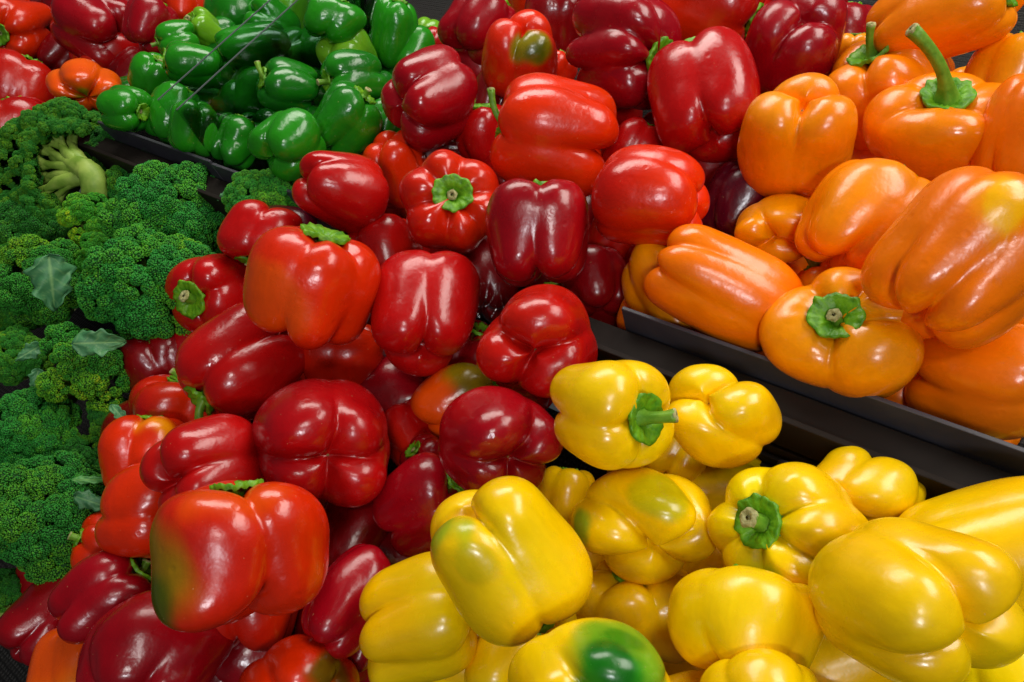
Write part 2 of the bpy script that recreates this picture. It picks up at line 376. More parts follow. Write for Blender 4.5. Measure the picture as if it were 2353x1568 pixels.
# measured spans (x0, x1, y0, y1) of the fruit seen whole enough to measure
SPAN = {15:(1300,1562,-5,247),13:(1105,1282,30,230),11:(1005,1192,-25,152),19:(1485,1742,72,372),20:(1705,1926,-15,250),23:(875,1097,110,346),27:(1125,1417,175,452),29:(1363,1632,335,568),34:(675,892,350,540),36:(920,1157,348,586),37:(1113,1357,415,662),43:(567,873,517,800),44:(857,1107,575,866),45:(1097,1377,650,912),46:(390,605,583,770),47:(418,702,692,972),53:(583,900,868,1162),55:(1005,1292,886,1142),56:(335,608,950,1208),58:(237,450,1063,1280),59:(855,1090,1043,1278),62:(363,752,1100,1432),63:(428,690,1290,1492),65:(130,385,1266,1492),68:(200,525,1365,1650),69:(550,825,1465,1700),70:(700,915,1252,1502),66:(15,235,1312,1525),40:(505,700,478,600),32:(835,992,300,480),48:(285,470,743,930),49:(307,520,858,1045),57:(237,430,955,1150),50:(695,887,740,912),51:(943,1155,833,1008),102:(128,312,-25,162),107:(118,272,138,258),
        204:(382,512,97,202),206:(230,348,197,302),207:(332,462,190,336),208:(388,502,232,360),209:(500,668,52,158),210:(606,732,65,168),212:(590,732,135,262),214:(700,842,-8,102),215:(728,868,56,190),216:(850,962,-2,157),218:(738,892,118,245),219:(703,878,190,368),220:(573,748,252,416),221:(475,602,262,392),
        301:(2005,2312,-60,127),303:(1903,2192,73,365),305:(1998,2330,178,405),308:(1700,1952,177,457),309:(1693,1885,448,605),310:(1838,2135,367,642),311:(2005,2425,387,802),312:(2256,2450,175,455),313:(1483,1838,515,810),314:(1427,1645,533,805),315:(1757,2113,615,922),316:(2098,2420,743,1010),
        401:(1263,1547,828,1076),402:(1530,1790,836,1076),403:(985,1360,1102,1472),404:(1308,1642,1082,1332),405:(1632,1992,1068,1374),406:(1850,2112,1036,1215),407:(2085,2500,1100,1440),408:(1876,2318,1188,1570),409:(1538,1898,1313,1570),64:(175,340,1178,1345),67:(78,270,1438,1660),410:(1318,1608,1283,1520),411:(826,1100,1268,1585),413:(1068,1300,1440,1640),414:(1163,1545,1440,1700),415:(1610,1880,1500,1700),416:(2205,2440,1448,1680)}

def pepper_geom(p):
    """shape in units of half its width, and its axes; neither depends on how far away it lies"""
    (ck, x, y, W, asp, al, ta, n, lay, L, seed, label, o) = p
    P = pepper_shape(seed, n, asp, dict(o, stemview=ta > 15, fine=seed in SPAN, wr0=1.45 if FAMILY[ck] == 'green' else 1.0))
    sp = SPAN.get(seed)
    if sp: x, y = (sp[0] + sp[1]) / 2, (sp[2] + sp[3]) / 2
    tow = CAM - at(x, y, 1.0); tow /= np.linalg.norm(tow)
    right = R @ [1, 0, 0]; right = right - tow * tow.dot(right); right /= np.linalg.norm(right); up = np.cross(tow, right)
    a, t = math.radians(al), math.radians(ta)
    zax = math.cos(t) * (math.cos(a) * right + math.sin(a) * up) + math.sin(t) * tow
    # local x axis: the side turned to the viewer (or to the picture's top for end-on fruit)
    ref = tow if abs(ta) < 55 else up
    xax = ref - zax * zax.dot(ref); xax /= np.linalg.norm(xax); yax = np.cross(zax, xax)
    Rm = np.stack([xax, yax, zax], 1)
    if sp:                                                      # give the fruit its own measured proportions
        Q = P @ Rm.T; qx, qy, qz = Q @ right, Q @ up, Q @ tow
        k = 2.0 / W
        fx, fy = np.clip((sp[1] - sp[0]) * k / np.ptp(qx), 0.75, 1.35), np.clip((sp[3] - sp[2]) * k / np.ptp(qy), 0.75, 1.35)
        qx = (qx - (qx.max() + qx.min()) / 2) * fx; qy = (qy - (qy.max() + qy.min()) / 2) * fy; qz = qz * math.sqrt(fx * fy)
        P = (qx[..., None] * right + qy[..., None] * up + qz[..., None] * tow) @ Rm
    return P, Rm, right, up, tow, x, y

def build_pepper(p, depth, geom):
    (ck, x, y, W, asp, al, ta, n, lay, L, seed, label, o) = p
    rng = np.random.default_rng(seed + 7000)
    P, Rm, right, up, tow, x, y = geom
    rad = 0.5 * W * depth / FP
    pos = at(x, y, depth)
    # colour of the skin
    Q = P @ Rm.T                                                # world-oriented, unit radius
    base, sec = COL[ck], COL[o.get('second', SECOND[ck])]
    f = sstep(wobble(P, rng, 6, 0.8, 2.4, 0.75) + o.get('mix', -0.35), -0.5, 1.3)[..., None]
    C = base * (1 - f) + sec * f
    C = C * (1 + wobble(P, rng, 5, 2, 5, 0.06))[..., None]
    for (dx, dy, pr, pc, ps) in o.get('patch', ()):
        q = dx * right + dy * up + math.sqrt(max(0.02, 1 - dx * dx - dy * dy)) * tow
        dd = np.linalg.norm(Q - q, axis=-1) + wobble(P * [1, 1, 0.5], rng, 10, 3, 13, 0.13)
        g = (1 - sstep(dd, pr * 0.55, pr * 1.08))[..., None] * ps
        C = C * (1 - g) + COL[pc] * g
    C = np.clip(C, 0, 0.92)
    PF = grid_faces(P.shape[0], P.shape[1])
    root = link('bell_pepper', None)
    M = Matrix(((*Rm[0], pos[0]), (*Rm[1], pos[1]), (*Rm[2], pos[2]), (0, 0, 0, 1)))
    root.matrix_world = M
    mesh_obj('body', P.reshape(-1, 3) * rad, PF, SKIN[FAMILY[ck]], root, col=C.reshape(-1, 3))
    V, F, b = calyx_shape(P, rng, o.get('cal', rng.uniform(0.33, 0.40)))
    mesh_obj('calyx', V * rad, F, M_CALYX, root)
    Ls = L if L > 0 else 0.12
    sdir = o.get('sdir', rng.uniform(0, 6.28))
    if 'hook' in o:                                             # direction the stem bends to, as seen
        h = math.radians(o['hook']); lv = Rm.T @ (math.cos(h) * right + math.sin(h) * up); sdir = math.atan2(lv[1], lv[0])
    V, F, CV, CF = stem_shape(b, rng, Ls, o.get('srad', rng.uniform(0.10, 0.125)), o.get('lean', rng.uniform(-0.3, 0.3)), sdir, o.get('tip', 0.52 if ta > 50 else 0.72))
    st = mesh_obj('stem', V * rad, F, M_STEM, root)
    mesh_obj('cut_end', CV * rad, CF, M_CUT, st)
    if ta < -25:                                                # dry speck where the blossom was
        c = P[-1, 0]; rr, av = 0.030, np.arange(7) / 7 * 6.283
        bv = [c + [0, 0, -0.03]] + [c + [rr * rng.uniform(0.7, 1.4) * math.cos(q), rr * rng.uniform(0.7, 1.4) * math.sin(q), 0.012] for q in av]
        mesh_obj('blossom_scar', np.array(bv) * rad, [[0, 1 + (i + 1) % 7, 1 + i] for i in range(7)], M_SCAR, root)
    tag(root, label, 'bell pepper', o.get('group', GROUPS[FAMILY[ck]]))
    return root
GROUPS = {'red': 'red bell peppers in the long heap', 'orange': 'orange bell peppers behind the rail', 'yellow': 'yellow bell peppers in front of the rail', 'green': 'green bell peppers by the dividers'}
FAR = {'group': 'red bell peppers in the corner behind the broccoli'}

# colour, x, y, width, height/width, stem direction in the picture (deg), tilt to viewer (deg), lobes, layer, stem length, seed, label, options
PEPPERS = [
 # ---- red heap, top
 ('crim', 1090, 65, 185, 1.0, 55, -15, 4, 1, 0, 11, 'crimson pepper at the heap top, beside the green peppers and under the brown-black mat', {}),
 ('orr', 1215, 0, 110, 1.0, 90, 20, 4, 2, 0, 12, 'orange-red pepper peeping between two crimson ones at the very top', {}),
 ('orr', 1195, 132, 172, 1.08, -95, -38, 3, 1, 0, 13, 'orange-red pepper with a round green blotch on its blossom end', {'beta': [10, 130, 250], 'patch': [(0.28, 0.28, 0.55, 'ripe', 0.95), (0.34, 0.1, 0.28, 'olive', 0.9)]}),
 ('dred', 1275, 55, 160, 1.1, 85, 10, 4, 2, 0, 14, 'shaded dark red pepper squeezed behind the green-blotched one', {}),
 ('crim', 1425, 125, 250, 1.0, -8, 42, 4, 0, 0.35, 15, 'big crimson pepper with a split in its shoulder and bright green calyx facing its neighbour', {'beta': [25, 95, 180, 285, 340], 'cal': 0.36, 'deep': 1.15}),
 ('red', 1545, 120, 130, 1.1, 80, 0, 4, 2, 0, 16, 'plain red pepper mostly hidden behind the crimson pepper with the big green calyx', {}),
 ('orr', 1278, 165, 90, 1.0, 60, 0, 4, 2, 0, 17, 'small orange-red bit of pepper under the big crimson split-shouldered one', {}),
 ('orr', 1625, 5, 240, 1.0, -20, 12, 4, 1, 0.1, 18, 'wide smooth orange-red pepper cut by the top edge, dark calyx at its side', {'deep': 0.6}),
 ('red', 1615, 220, 248, 1.12, 108, -35, 3, 0, 0, 19, 'large glossy red pepper of three lobes whose blossom tip points at the orange peppers', {'beta': [-5, 100, 235], 'deep': 1.1}),
 ('crim', 1815, 125, 222, 1.12, -100, -42, 3, 1, 0, 20, 'crimson pepper with upturned blossom end and pale scratches, beside the orange pile', {'beta': [25, 140, 265], 'deep': 1.05}),
 ('dred', 1945, 85, 130, 1.1, 90, -10, 4, 2, 0, 21, 'dark red pepper against the black mat behind the scratched crimson one', {}),
 ('crim', 1860, -10, 170, 1.0, 90, 0, 4, 2, 0, 22, 'crimson pepper cut by the top edge above the scratched one', {}),
 ('crim', 985, 230, 222, 1.0, 20, -28, 4, 0, 0, 23, 'crimson pepper with sideways furrows overhanging the green peppers', {'beta': [-30, 50, 140, 240]}),
 ('red', 980, 112, 95, 1.0, 90, 0, 4, 2, 0, 24, 'small pinkish red pepper tip above the sideways crimson one', {}),
 ('red', 1110, 312, 130, 1.05, 95, 10, 4, 2, 0, 25, 'pinkish red pepper under the curled stem of the large orange-red one', {}),
 ('dred', 1140, 225, 120, 1.0, 80, -10, 4, 3, 0, 26, 'shaded dark red pepper deep between the crimson and green-blotched ones', {}),
 ('orr', 1275, 312, 262, 1.06, 166, 2, 4, 0, 0.6, 27, 'large orange-red pepper with a thin curled stem on its side', {'hook': 75, 'lean': 0.85, 'beta': [-12, 60, 150, 250], 'srad': 0.075, 'cal': 0.26, 'mix': -0.8, 'second': 'lorr', 'patch': [(0.93, 0.05, 0.22, 'ripe', 0.6)]}),
 ('red', 1455, 365, 150, 1.1, 60, -10, 4, 1, 0, 28, 'pinkish red pepper wedged behind the broad shiny orange-red one', {}),
 ('orr', 1497, 452, 262, 0.92, 175, -12, 4, 0, 0, 29, 'broad orange-red pepper with one wide mirror-like sheen', {'beta': [50, 140, 230, 310], 'deep': 0.5, 'mix': -0.1}),
 ('dred', 1640, 385, 150, 1.0, 80, 0, 4, 2, 0, 30, 'very dark red pepper in shade under the large three-lobed one', {}),
 ('purp', 1700, 470, 165, 1.1, 70, -10, 4, 2, 0, 31, 'deep purple-red pepper in shadow between the red and orange piles', {'deep': 0.7}),
 ('orr', 910, 365, 165, 1.15, -70, -25, 4, 1, 0, 32, 'orange-red pepper resting on the green peppers above the red slope', {}),
 ('lorr', 815, 352, 70, 1.0, 90, 0, 4, 2, 0, 33, 'small orange-yellow pepper tip touching the green peppers', {'patch': [(-0.4, 0.2, 0.6, 'ygreen', 0.7)]}),
 ('red', 790, 445, 200, 1.1, -18, -20, 3, 0, 0, 34, 'red pepper tapering toward the lone pale broccoli crown', {'beta': [60, 180, 300], 'deep': 0.7, 'taper': 0.2}),
 ('orr', 905, 455, 110, 1.2, 90, 0, 4, 2, 0, 35, 'orange-red pepper hidden behind the tapering red one', {}),
 ('red', 1040, 466, 236, 0.9, 100, 74, 6, 0, 0.22, 36, 'red pepper facing up with a whole star calyx in its centre', {'vee': 0.1, 'deep': 1.05, 'cal': 0.375, 'srad': 0.15, 'lean': 0.1}),
 ('crim', 1235, 537, 240, 1.03, 92, -12, 4, 0, 0, 37, 'crimson boxy pepper with patchy white sheen in the middle of the heap', {'beta': [0, 85, 180, 275], 'wrinkle': 1.4}),
 ('orr', 1415, 545, 130, 0.9, 60, 0, 4, 2, 0, 38, 'dim orange-red pepper under the broad shiny one', {}),
 ('dred', 1368, 650, 150, 1.05, 100, -20, 4, 2, 0, 39, 'dark red pepper sitting at the near end of the orange bin rail', {}),
 ('red', 592, 535, 170, 1.1, 250, 10, 4, 0.4, 0.3, 40, 'red pepper at the heap edge under the tapering one, green calyx below', {}),
 ('purp', 665, 590, 215, 1.0, 80, -10, 4, 2, 0, 41, 'purplish dark red pepper behind the big boxy orange one', {'beta': [50, 180, 300]}),
 ('red', 888, 590, 180, 1.0, 100, -15, 4, 1, 0, 42, 'smooth red pepper tucked behind the boxy orange-red one', {}),
 ('orr', 720, 658, 296, 0.93, 76, 14, 4, -0.2, 0.08, 43, 'boxy orange-red pepper with a flat green calyx edge on top', {'beta': [-18, 45, 130, 230], 'cal': 0.40, 'mix': -0.2, 'patch': [(-0.75, -0.3, 0.7, 'lorr', 0.9)], 'dip': 0.18, 'deep': 0.6, 'taper': 0.03, 'bend': 0.02}),
 ('red', 980, 718, 240, 1.12, 82, -36, 3, 0, 0, 44, 'tall red pepper with a straight centre furrow down to its blossom scar', {'beta': [0, 115, 245], 'deep': 1.0, 'sharp': 0.25}),
 ('red', 1237, 780, 268, 0.98, 60, -78, 3, -0.1, 0, 45, 'red pepper showing three fat lobes round its blossom scar, beside the yellow bin', {'beta': [75, 210, 305], 'deep': 1.25}),
 ('red', 485, 668, 205, 0.95, 195, 50, 4, 1, 0.35, 46, 'red pepper with a jagged calyx and thick stub aimed at the broccoli', {'srad': 0.15, 'cal': 0.40, 'lean': 0.3, 'sdir': 1.6}),
 ('red', 560, 835, 270, 1.05, 222, 14, 4, 0.1, 0.8, 47, 'large red pepper with a bent dry stem hanging from its lower side', {'hook': -95, 'lean': 0.7, 'beta': [15, 100, 190, 280], 'srad': 0.09}),
 ('dred', 352, 832, 160, 1.15, -70, -20, 3, 1, 0, 48, 'dark red rounded pepper touching the many-lobed broccoli', {}),
 ('red', 390, 945, 170, 1.05, 88, 15, 4, 1, 0.5, 49, 'red pepper with short curved stem pointing up, at the edge by the broccoli', {'hook': 170, 'lean': 0.6, 'srad': 0.10}),
 ('orr', 800, 835, 200, 1.0, 90, 10, 4, 2, 0, 50, 'orange-red pepper in shade directly under the boxy one', {'mix': 0.0}),
 ('lorr', 1045, 925, 190, 1.05, 40, -5, 3, 1.2, 0, 51, 'orange pepper turning green, half buried beneath the three-lobed red one', {'deep': 0.5, 'patch': [(0.45, 0.55, 0.9, 'ripe', 0.9)]}),
 ('dred', 925, 905, 120, 1.0, 45, 35, 4, 3, 0.2, 52, 'dark pepper in the black gap with a dim green calyx', {}),
 ('crim', 740, 1014, 310, 0.92, 100, -72, 4, 0, 0, 53, 'big crimson pepper whose four lobes meet at a pale cross', {'beta': [5, 85, 178, 262], 'deep': 0.95}),
 ('red', 945, 1000, 140, 1.0, 120, -20, 4, 2, 0, 54, 'dim red pepper between the two blossom-up crimson ones', {}),
 ('crim', 1150, 1012, 268, 0.95, 130, -58, 4, 0, 0, 55, 'crimson pepper with blossom scar leaning on the yellow peppers', {'beta': [30, 100, 180, 265], 'deep': 1.0}),
 ('red', 472, 1078, 262, 0.98, 15, -32, 4, 0, 0, 56, 'red pepper with a long pale crease and scar turned toward the broccoli', {'beta': [-10, 80, 170, 260], 'deep': 1.05}),
 ('orr', 298, 1040, 150, 1.2, 90, 5, 4, 1, 0, 57, 'orange and yellow pepper upright beside the dark broccoli', {'patch': [(0.2, 0.8, 0.7, 'yor', 0.9)]}),
 ('orr', 325, 1170, 200, 1.05, -5, 38, 4, 1, 0.1, 58, 'hollow-shouldered orange-red pepper with green calyx tucked under the creased red one', {}),
 ('crim', 965, 1160, 220, 1.05, 38, 30, 3, 1, 0.25, 59, 'crimson pepper with a scarred flank and leafy green calyx by the yellow peppers', {'beta': [10, 120, 240], 'deep': 1.1, 'cal': 0.42}),
 ('dred', 985, 1060, 110, 1.0, 140, 30, 4, 2, 0.2, 60, 'dark red pepper behind the scarred crimson one, green calyx just showing', {}),
 ('dred', 805, 1232, 180, 1.05, 60, -10, 4, 2, 0, 61, 'dark red pepper in shadow beside the largest orange-red one', {}),
 ('orr', 557, 1268, 372, 0.90, 98, 6, 3, -0.5, 0.1, 62, 'largest orange-red pepper with a green flank and deep curved furrow', {'deep': 1.6, 'vee': 0.9, 'beta': [18, 120, 250], 'sharp': 0.4, 'dip': 0.4, 'patch': [(-0.2, 0.7, 0.6, 'lorr', 0.8), (-0.85, -0.25, 0.6, 'ripe', 0.75), (-0.84, -0.5, 0.55, 'olive', 0.95)]}),
 ('orr', 565, 1405, 260, 0.75, 90, 0, 4, 1, 0, 63, 'orange-red pepper with dark green corner under the largest one', {'patch': [(-0.75, -0.1, 0.55, 'olive', 0.95)]}),
 ('orr', 245, 1255, 140, 1.1, 165, 8, 4, 2, 0.5, 64, 'small orange-red pepper whose green stem pokes toward the broccoli', {'srad': 0.15}),
 ('crim', 255, 1382, 232, 1.0, 52, 22, 4, 0, 0.35, 65, 'crimson pepper with withered split stem above the bottom corner', {'beta': [-30, 40, 140, 250], 'cal': 0.42, 'wrinkle': 1.4}),
 ('dred', 108, 1412, 165, 1.2, 50, -8, 3, 1, 0, 66, 'dark wrinkled red pepper at the heap foot beside the broccoli', {'wrinkle': 2.2}),
 ('lorr', 148, 1518, 160, 1.15, 95, -10, 4, 1, 0, 67, 'orange-yellow pepper at the bottom of the red heap, in the corner', {'second': 'yor'}),
 ('crim', 365, 1500, 318, 0.95, 75, -20, 4, 0, 0, 68, 'big wrinkled dull crimson pepper with dimples at the bottom edge', {'beta': [10, 100, 190, 290], 'wrinkle': 2.0, 'deep': 0.8}),
 ('orr', 690, 1550, 270, 0.85, 100, -62, 4, 1, 0, 69, 'orange-red pepper with green smear, cut by the bottom edge', {'patch': [(0.6, 0.25, 0.5, 'olive', 0.85)]}),
 ('crim', 800, 1375, 175, 1.35, 48, -15, 4, 1, 0, 70, 'narrow crimson pepper lying slantwise beside the yellow peppers', {'deep': 1.2, 'taper': 0.12, 'wrinkle': 1.3}),
 ('crim', 832, 1488, 90, 1.1, 60, 0, 3, 2, 0, 71, 'small crimson pepper end at the foot of the yellow pile', {'wrinkle': 1.3}),
 # ---- far corner reds
 ('orr', 35, 68, 155, 0.95, 190, 55, 5, 1, 0.1, 101, 'orange-red pepper with a round green calyx in the far corner', dict(FAR)),
 ('crim', 215, 70, 185, 1.05, 150, -35, 4, 1, 0, 102, 'big knobbly crimson pepper in the far corner heap', dict(FAR, deep=1.4)),
 ('crim', 345, 60, 115, 1.0, 60, -15, 4, 1, 0, 103, 'pinkish crimson pepper alone beside the green peppers, far corner', dict(FAR)),
 ('orr', 435, 8, 125, 0.9, 80, -10, 4, 1, 0, 104, 'bright orange-red pepper above the green peppers, far corner', dict(FAR)),
 ('dred', 55, 150, 160, 0.9, 20, -5, 4, 2, 0, 105, 'dark red pepper lying under the green-calyx one, far corner', dict(FAR)),
 ('red', 48, 212, 160, 1.0, 70, -12, 4, 1, 0, 106, 'red pepper with a long white sheen above the broccoli, far corner', dict(FAR)),
 ('lorr', 193, 197, 150, 0.9, 90, -60, 5, 0, 0, 107, 'small orange-red pepper with star-shaped blossom end above the broccoli', dict(FAR, deep=1.25, patch=[(0.0, -0.5, 0.4, 'ripe', 0.9)])),
 ('red', 48, 300, 165, 0.85, 100, -10, 4, 1, 0, 108, 'dull red pepper resting against the stalked broccoli, far corner', dict(FAR, deep=0.6)),
 ('dred', 140, 125, 95, 1.1, 40, 0, 4, 2, 0, 109, 'small dark red pepper under the knobbly crimson one', dict(FAR)),
 ('dred', 312, 175, 110, 1.0, 40, 0, 4, 2, 0, 110, 'dark red pepper behind the broken row of green peppers', dict(FAR)),
 ('dred', 115, 20, 120, 1.0, 40, 0, 4, 2, 0, 111, 'dark red pepper cut by the top edge, far corner', dict(FAR)),
 ('dred', 300, 5, 130, 1.0, 40, 0, 4, 2, 0, 112, 'dark red pepper above the pinkish one, far corner', dict(FAR)),
 # ---- green
 ('dgreen', 543, 28, 145, 0.9, -80, 20, 4, 1, 0.2, 201, 'dark green pepper at the top, calyx side down', {}),
 ('lgreen', 468, 68, 80, 1.0, 140, 25, 4, 1, 0.5, 202, 'small yellow-green pepper with a fat curled stem', {'srad': 0.2}),
 ('green', 408, 92, 88, 1.05, 190, 8, 4, 1, 0.6, 203, 'green pepper with a straight stem pointing at the far reds', {}),
 ('green', 446, 148, 118, 1.15, 170, -5, 3, 0, 0, 204, 'shiny two-lobed green pepper lying on its side, near the far reds', {'deep': 1.2}),
 ('green', 352, 178, 98, 1.0, 60, 20, 4, 1, 0.2, 205, 'dull green pepper under the shiny two-lobed one', {}),
 ('green', 290, 250, 118, 0.95, -10, 40, 4, 0, 0.12, 206, 'green pepper with brown stem hollow at the end of the green row', {}),
 ('green', 392, 258, 112, 1.2, 60, -10, 4, 0, 0, 207, 'wrinkled green pepper with a ridged pale sheen by the divider', {'wrinkle': 2.4}),
 ('green', 445, 295, 108, 1.1, -100, -5, 4, 0, 0.25, 208, 'smooth dark green pepper hugging the divider, stem end down', {}),
 ('green', 585, 102, 128, 1.2, 195, 0, 4, 0, 0.1, 209, 'long green pepper lying across the divider, knobbly end out', {}),
 ('green', 668, 118, 112, 1.1, 215, 5, 4, 1, 0.1, 210, 'green pepper behind the one with the curled yellowish stem', {}),
 ('dgreen', 585, 165, 90, 1.0, 200, 10, 4, 2, 0.3, 211, 'green pepper in the shade under the long one', {}),
 ('dgreen', 658, 198, 132, 0.95, 160, 12, 4, 0, 0.65, 212, 'dark green pepper with curled yellowish stem beyond the divider', {'hook': 140, 'lean': 0.8}),
 ('lgreen', 665, 30, 100, 1.2, 80, 0, 4, 1, 0, 213, 'pale green pepper behind film at the top edge', {}),
 ('green', 772, 48, 140, 0.85, 60, -15, 4, 0, 0, 214, 'broad dull green pepper at the top of the green pile', {'deep': 0.6}),
 ('lgreen', 795, 122, 128, 1.0, 120, 35, 4, 1, 0.4, 215, 'lime green pepper with brown stem lying in its hollow', {'lean': 0.6}),
 ('green', 905, 78, 122, 1.25, 75, 5, 4, 1, 0.3, 216, 'tall green pepper next to the top of the red heap', {}),
 ('lgreen', 985, 90, 85, 1.0, 60, -20, 4, 2, 0, 217, 'bright light green pepper under the crimson heap top', {}),
 ('green', 815, 182, 138, 1.05, 185, 20, 4, 0, 0.6, 218, 'green pepper with long brown-tipped stem pointing at the divider', {'srad': 0.12}),
 ('green', 790, 285, 160, 1.12, 50, 12, 4, 0, 0.45, 219, 'ribbed bright green pepper with a short stem, upright beside the red slope', {'deep': 1.1}),
 ('green', 658, 335, 172, 0.95, 40, -28, 3, 0, 0, 220, 'plump dark green pepper of three lobes right above the broccoli', {'deep': 1.2}),
 ('green', 535, 328, 128, 1.05, 60, -15, 4, 1, 0, 221, 'pale wrinkled green pepper beside the plump three-lobed one', {'wrinkle': 2.2}),
 ('dgreen', 908, 172, 75, 1.0, 60, 0, 4, 2, 0, 222, 'dark green pepper peeping out left of the crimson sideways one', {}),
 ('green', 772, 402, 95, 0.9, 30, -10, 4, 2, 0, 223, 'green pepper low down between plump green and tapering red', {}),
 ('dgreen', 855, 20, 100, 1.0, 60, -10, 4, 2, 0, 224, 'dark green pepper between broad dull one and tall one', {}),
 ('dgreen', 715, 290, 90, 1.0, 30, 10, 4, 2, 0.3, 225, 'dark green pepper hidden behind the ribbed bright one', {}),
 ('green', 590, 225, 125, 1.0, 60, -10, 4, 1.5, 0, 226, 'green pepper seen deep between the two dividers', {}),
 ('green', 885, 285, 95, 1.0, 60, -10, 4, 2, 0, 227, 'green pepper under the sideways crimson one', {}),
 # ---- orange
 ('orange', 2150, 35, 262, 1.15, 32, 12, 4, 0, 0.1, 301, 'top orange pepper with calyx at its upper end, against the black mat', {'mix': -0.7, 'deep': 0.7}),
 ('orange', 2305, -5, 90, 1.0, 60, 0, 4, 1, 0, 302, 'orange pepper tip cut by the top edge above the black mat', {}),
 ('orange', 2055, 222, 262, 1.1, 118, 26, 4, 1, 0.75, 303, 'orange pepper with a short upright stem behind the long-stemmed one', {'hook': 20, 'lean': 0.25, 'srad': 0.085, 'mix': -0.5}),
 ('yor', 1968, 125, 100, 0.9, 90, 0, 4, 2, 0, 304, 'yellowish orange pepper behind the short upright stem', {}),
 ('orange', 2160, 300, 318, 0.80, 88, 42, 4, 0, 1.35, 305, 'squat orange pepper with a long curved green stem', {'hook': 165, 'lean': 0.42, 'srad': 0.105, 'cal': 0.34, 'dip': 0.30, 'deep': 0.85}),
 ('yor', 2315, 175, 180, 1.0, 70, -20, 4, 1, 0, 306, 'pale orange pepper at the picture side under the black mat', {}),
 ('yor', 2240, 205, 130, 0.8, 90, 0, 4, 2, 0, 307, 'yellow-orange pepper behind the long curved stem', {}),
 ('orange', 1830, 318, 246, 1.12, -92, -44, 3, 0, 0, 308, 'orange pepper of three bulges with blossom scar up, next to the reds', {'beta': [0, 120, 240], 'deep': 0.95}),
 ('yor', 1790, 520, 190, 0.9, 80, -62, 3, 1, 0, 309, 'shaded orange pepper with three round bumps by the purple-red one', {'deep': 1.2}),
 ('orange', 1985, 502, 270, 1.05, 62, -22, 4, 0, 0, 310, 'orange pepper with a big crinkled white sheen, centre of the orange pile', {'beta': [20, 110, 200, 290], 'wrinkle': 1.5, 'deep': 0.9}),
 ('dorange', 2215, 592, 385, 1.08, 55, -18, 4, -0.4, 0, 311, 'largest orange pepper with long furrows and a yellow patch', {'deep': 0.85, 'beta': [-40, 12, 60, 150, 250], 'wrinkle': 1.2, 'sharp': 0.15, 'patch': [(0.30, 0.62, 0.42, 'yor', 0.7), (0.33, 0.64, 0.2, 'yel2', 0.4)]}),
 ('dorange', 2335, 320, 240, 1.1, 75, 0, 4, -0.1, 0, 312, 'orange pepper at the picture side above the largest one', {'deep': 0.8}),
 ('dorange', 1668, 665, 235, 1.45, -30, -6, 4, 0, 0, 313, 'long orange pepper lying slantwise on the rail', {'deep': 0.55, 'block': 0.72, 'beta': [-40, 20, 110, 230], 'taper': 0.06, 'mix': -0.6}),
 ('yor', 1525, 668, 205, 1.25, 120, -20, 4, 1, 0, 314, 'yellowish orange pepper under the end of the long slanting one', {}),
 ('orange', 1935, 770, 338, 0.85, 105, 66, 4, 0, 0.3, 315, 'orange pepper facing up with a frilled calyx, right behind the rail', {'beta': [25, 172, 265, 325], 'srad': 0.14, 'cal': 0.335, 'lean': 0.1, 'second': 'yor', 'mix': -0.1, 'deep': 1.05}),
 ('dorange', 2255, 880, 300, 0.95, -10, 10, 3, 0, 0, 316, 'orange pepper at the rail under the largest one, by the picture side', {'deep': 0.8}),
 ('orange', 2110, 740, 170, 1.0, 60, 0, 4, 2, 0, 317, 'orange pepper mostly hidden under the largest one', {}),
 ('orange', 1905, 660, 130, 1.0, 125, 10, 4, 2, 0.9, 318, 'orange pepper whose stem stands up beside the long slanting one', {'srad': 0.16, 'lean': 0.1}),
 ('dorange', 2070, 905, 150, 0.9, 60, 0, 4, 2, 0, 319, 'dim orange pepper in the gap behind the rail', {}),
 ('dorange', 2275, 1010, 220, 0.8, 60, 0, 4, 2, 0, 320, 'dim orange pepper just showing over the rail', {}),
 ('dorange', 1480, 730, 120, 0.9, 60, 0, 4, 2, 0, 321, 'dim orange pepper at the near end of the rail', {}),
 ('dorange', 1690, 800, 200, 0.8, 60, 0, 4, 2, 0, 322, 'dim orange pepper under the long slanting one, close to the rail', {}),
 ('orange', 2000, 420, 170, 1.0, 60, 0, 4, 2, 0, 323, 'orange pepper in the gap under the squat long-stemmed one', {}),
 # ---- yellow
 ('yellow', 1405, 958, 268, 0.95, -10, 44, 4, -0.3, 0.75, 401, 'yellow pepper with a thick cut stem, first beside the red heap', {'hook': 15, 'lean': 0.3, 'srad': 0.13, 'cal': 0.42, 'deep': 1.0}),
 ('yellow', 1655, 965, 262, 1.0, -70, -48, 3, -0.25, 0, 402, 'yellow pepper with folded round lobes under the black rail', {'beta': [-20, 100, 220], 'deep': 1.3, 'twist': 0.5, 'sharp': 0.3}),
 ('yellow', 1170, 1287, 345, 1.12, -55, -22, 3, -0.5, 0.2, 403, 'large yellow pepper with a green-tinged ridge lying against the reds', {'beta': [0, 110, 240], 'deep': 1.15, 'sharp': 0.35, 'patch': [(-0.72, 0.28, 0.34, 'lgreen', 0.75), (-0.4, -0.05, 0.35, 'ygreen', 0.5)]}),
 ('yellow', 1475, 1200, 320, 0.85, 100, -50, 4, -0.15, 0, 404, 'twisted yellow pepper with folded lobes and green smudges', {'deep': 1.45, 'twist': 0.5, 'sharp': 0.4, 'patch': [(-0.85, 0.05, 0.35, 'lgreen', 0.8), (0.35, 0.55, 0.45, 'ygreen', 0.7), (0.3, -0.5, 0.4, 'ygreen', 0.6)]}),
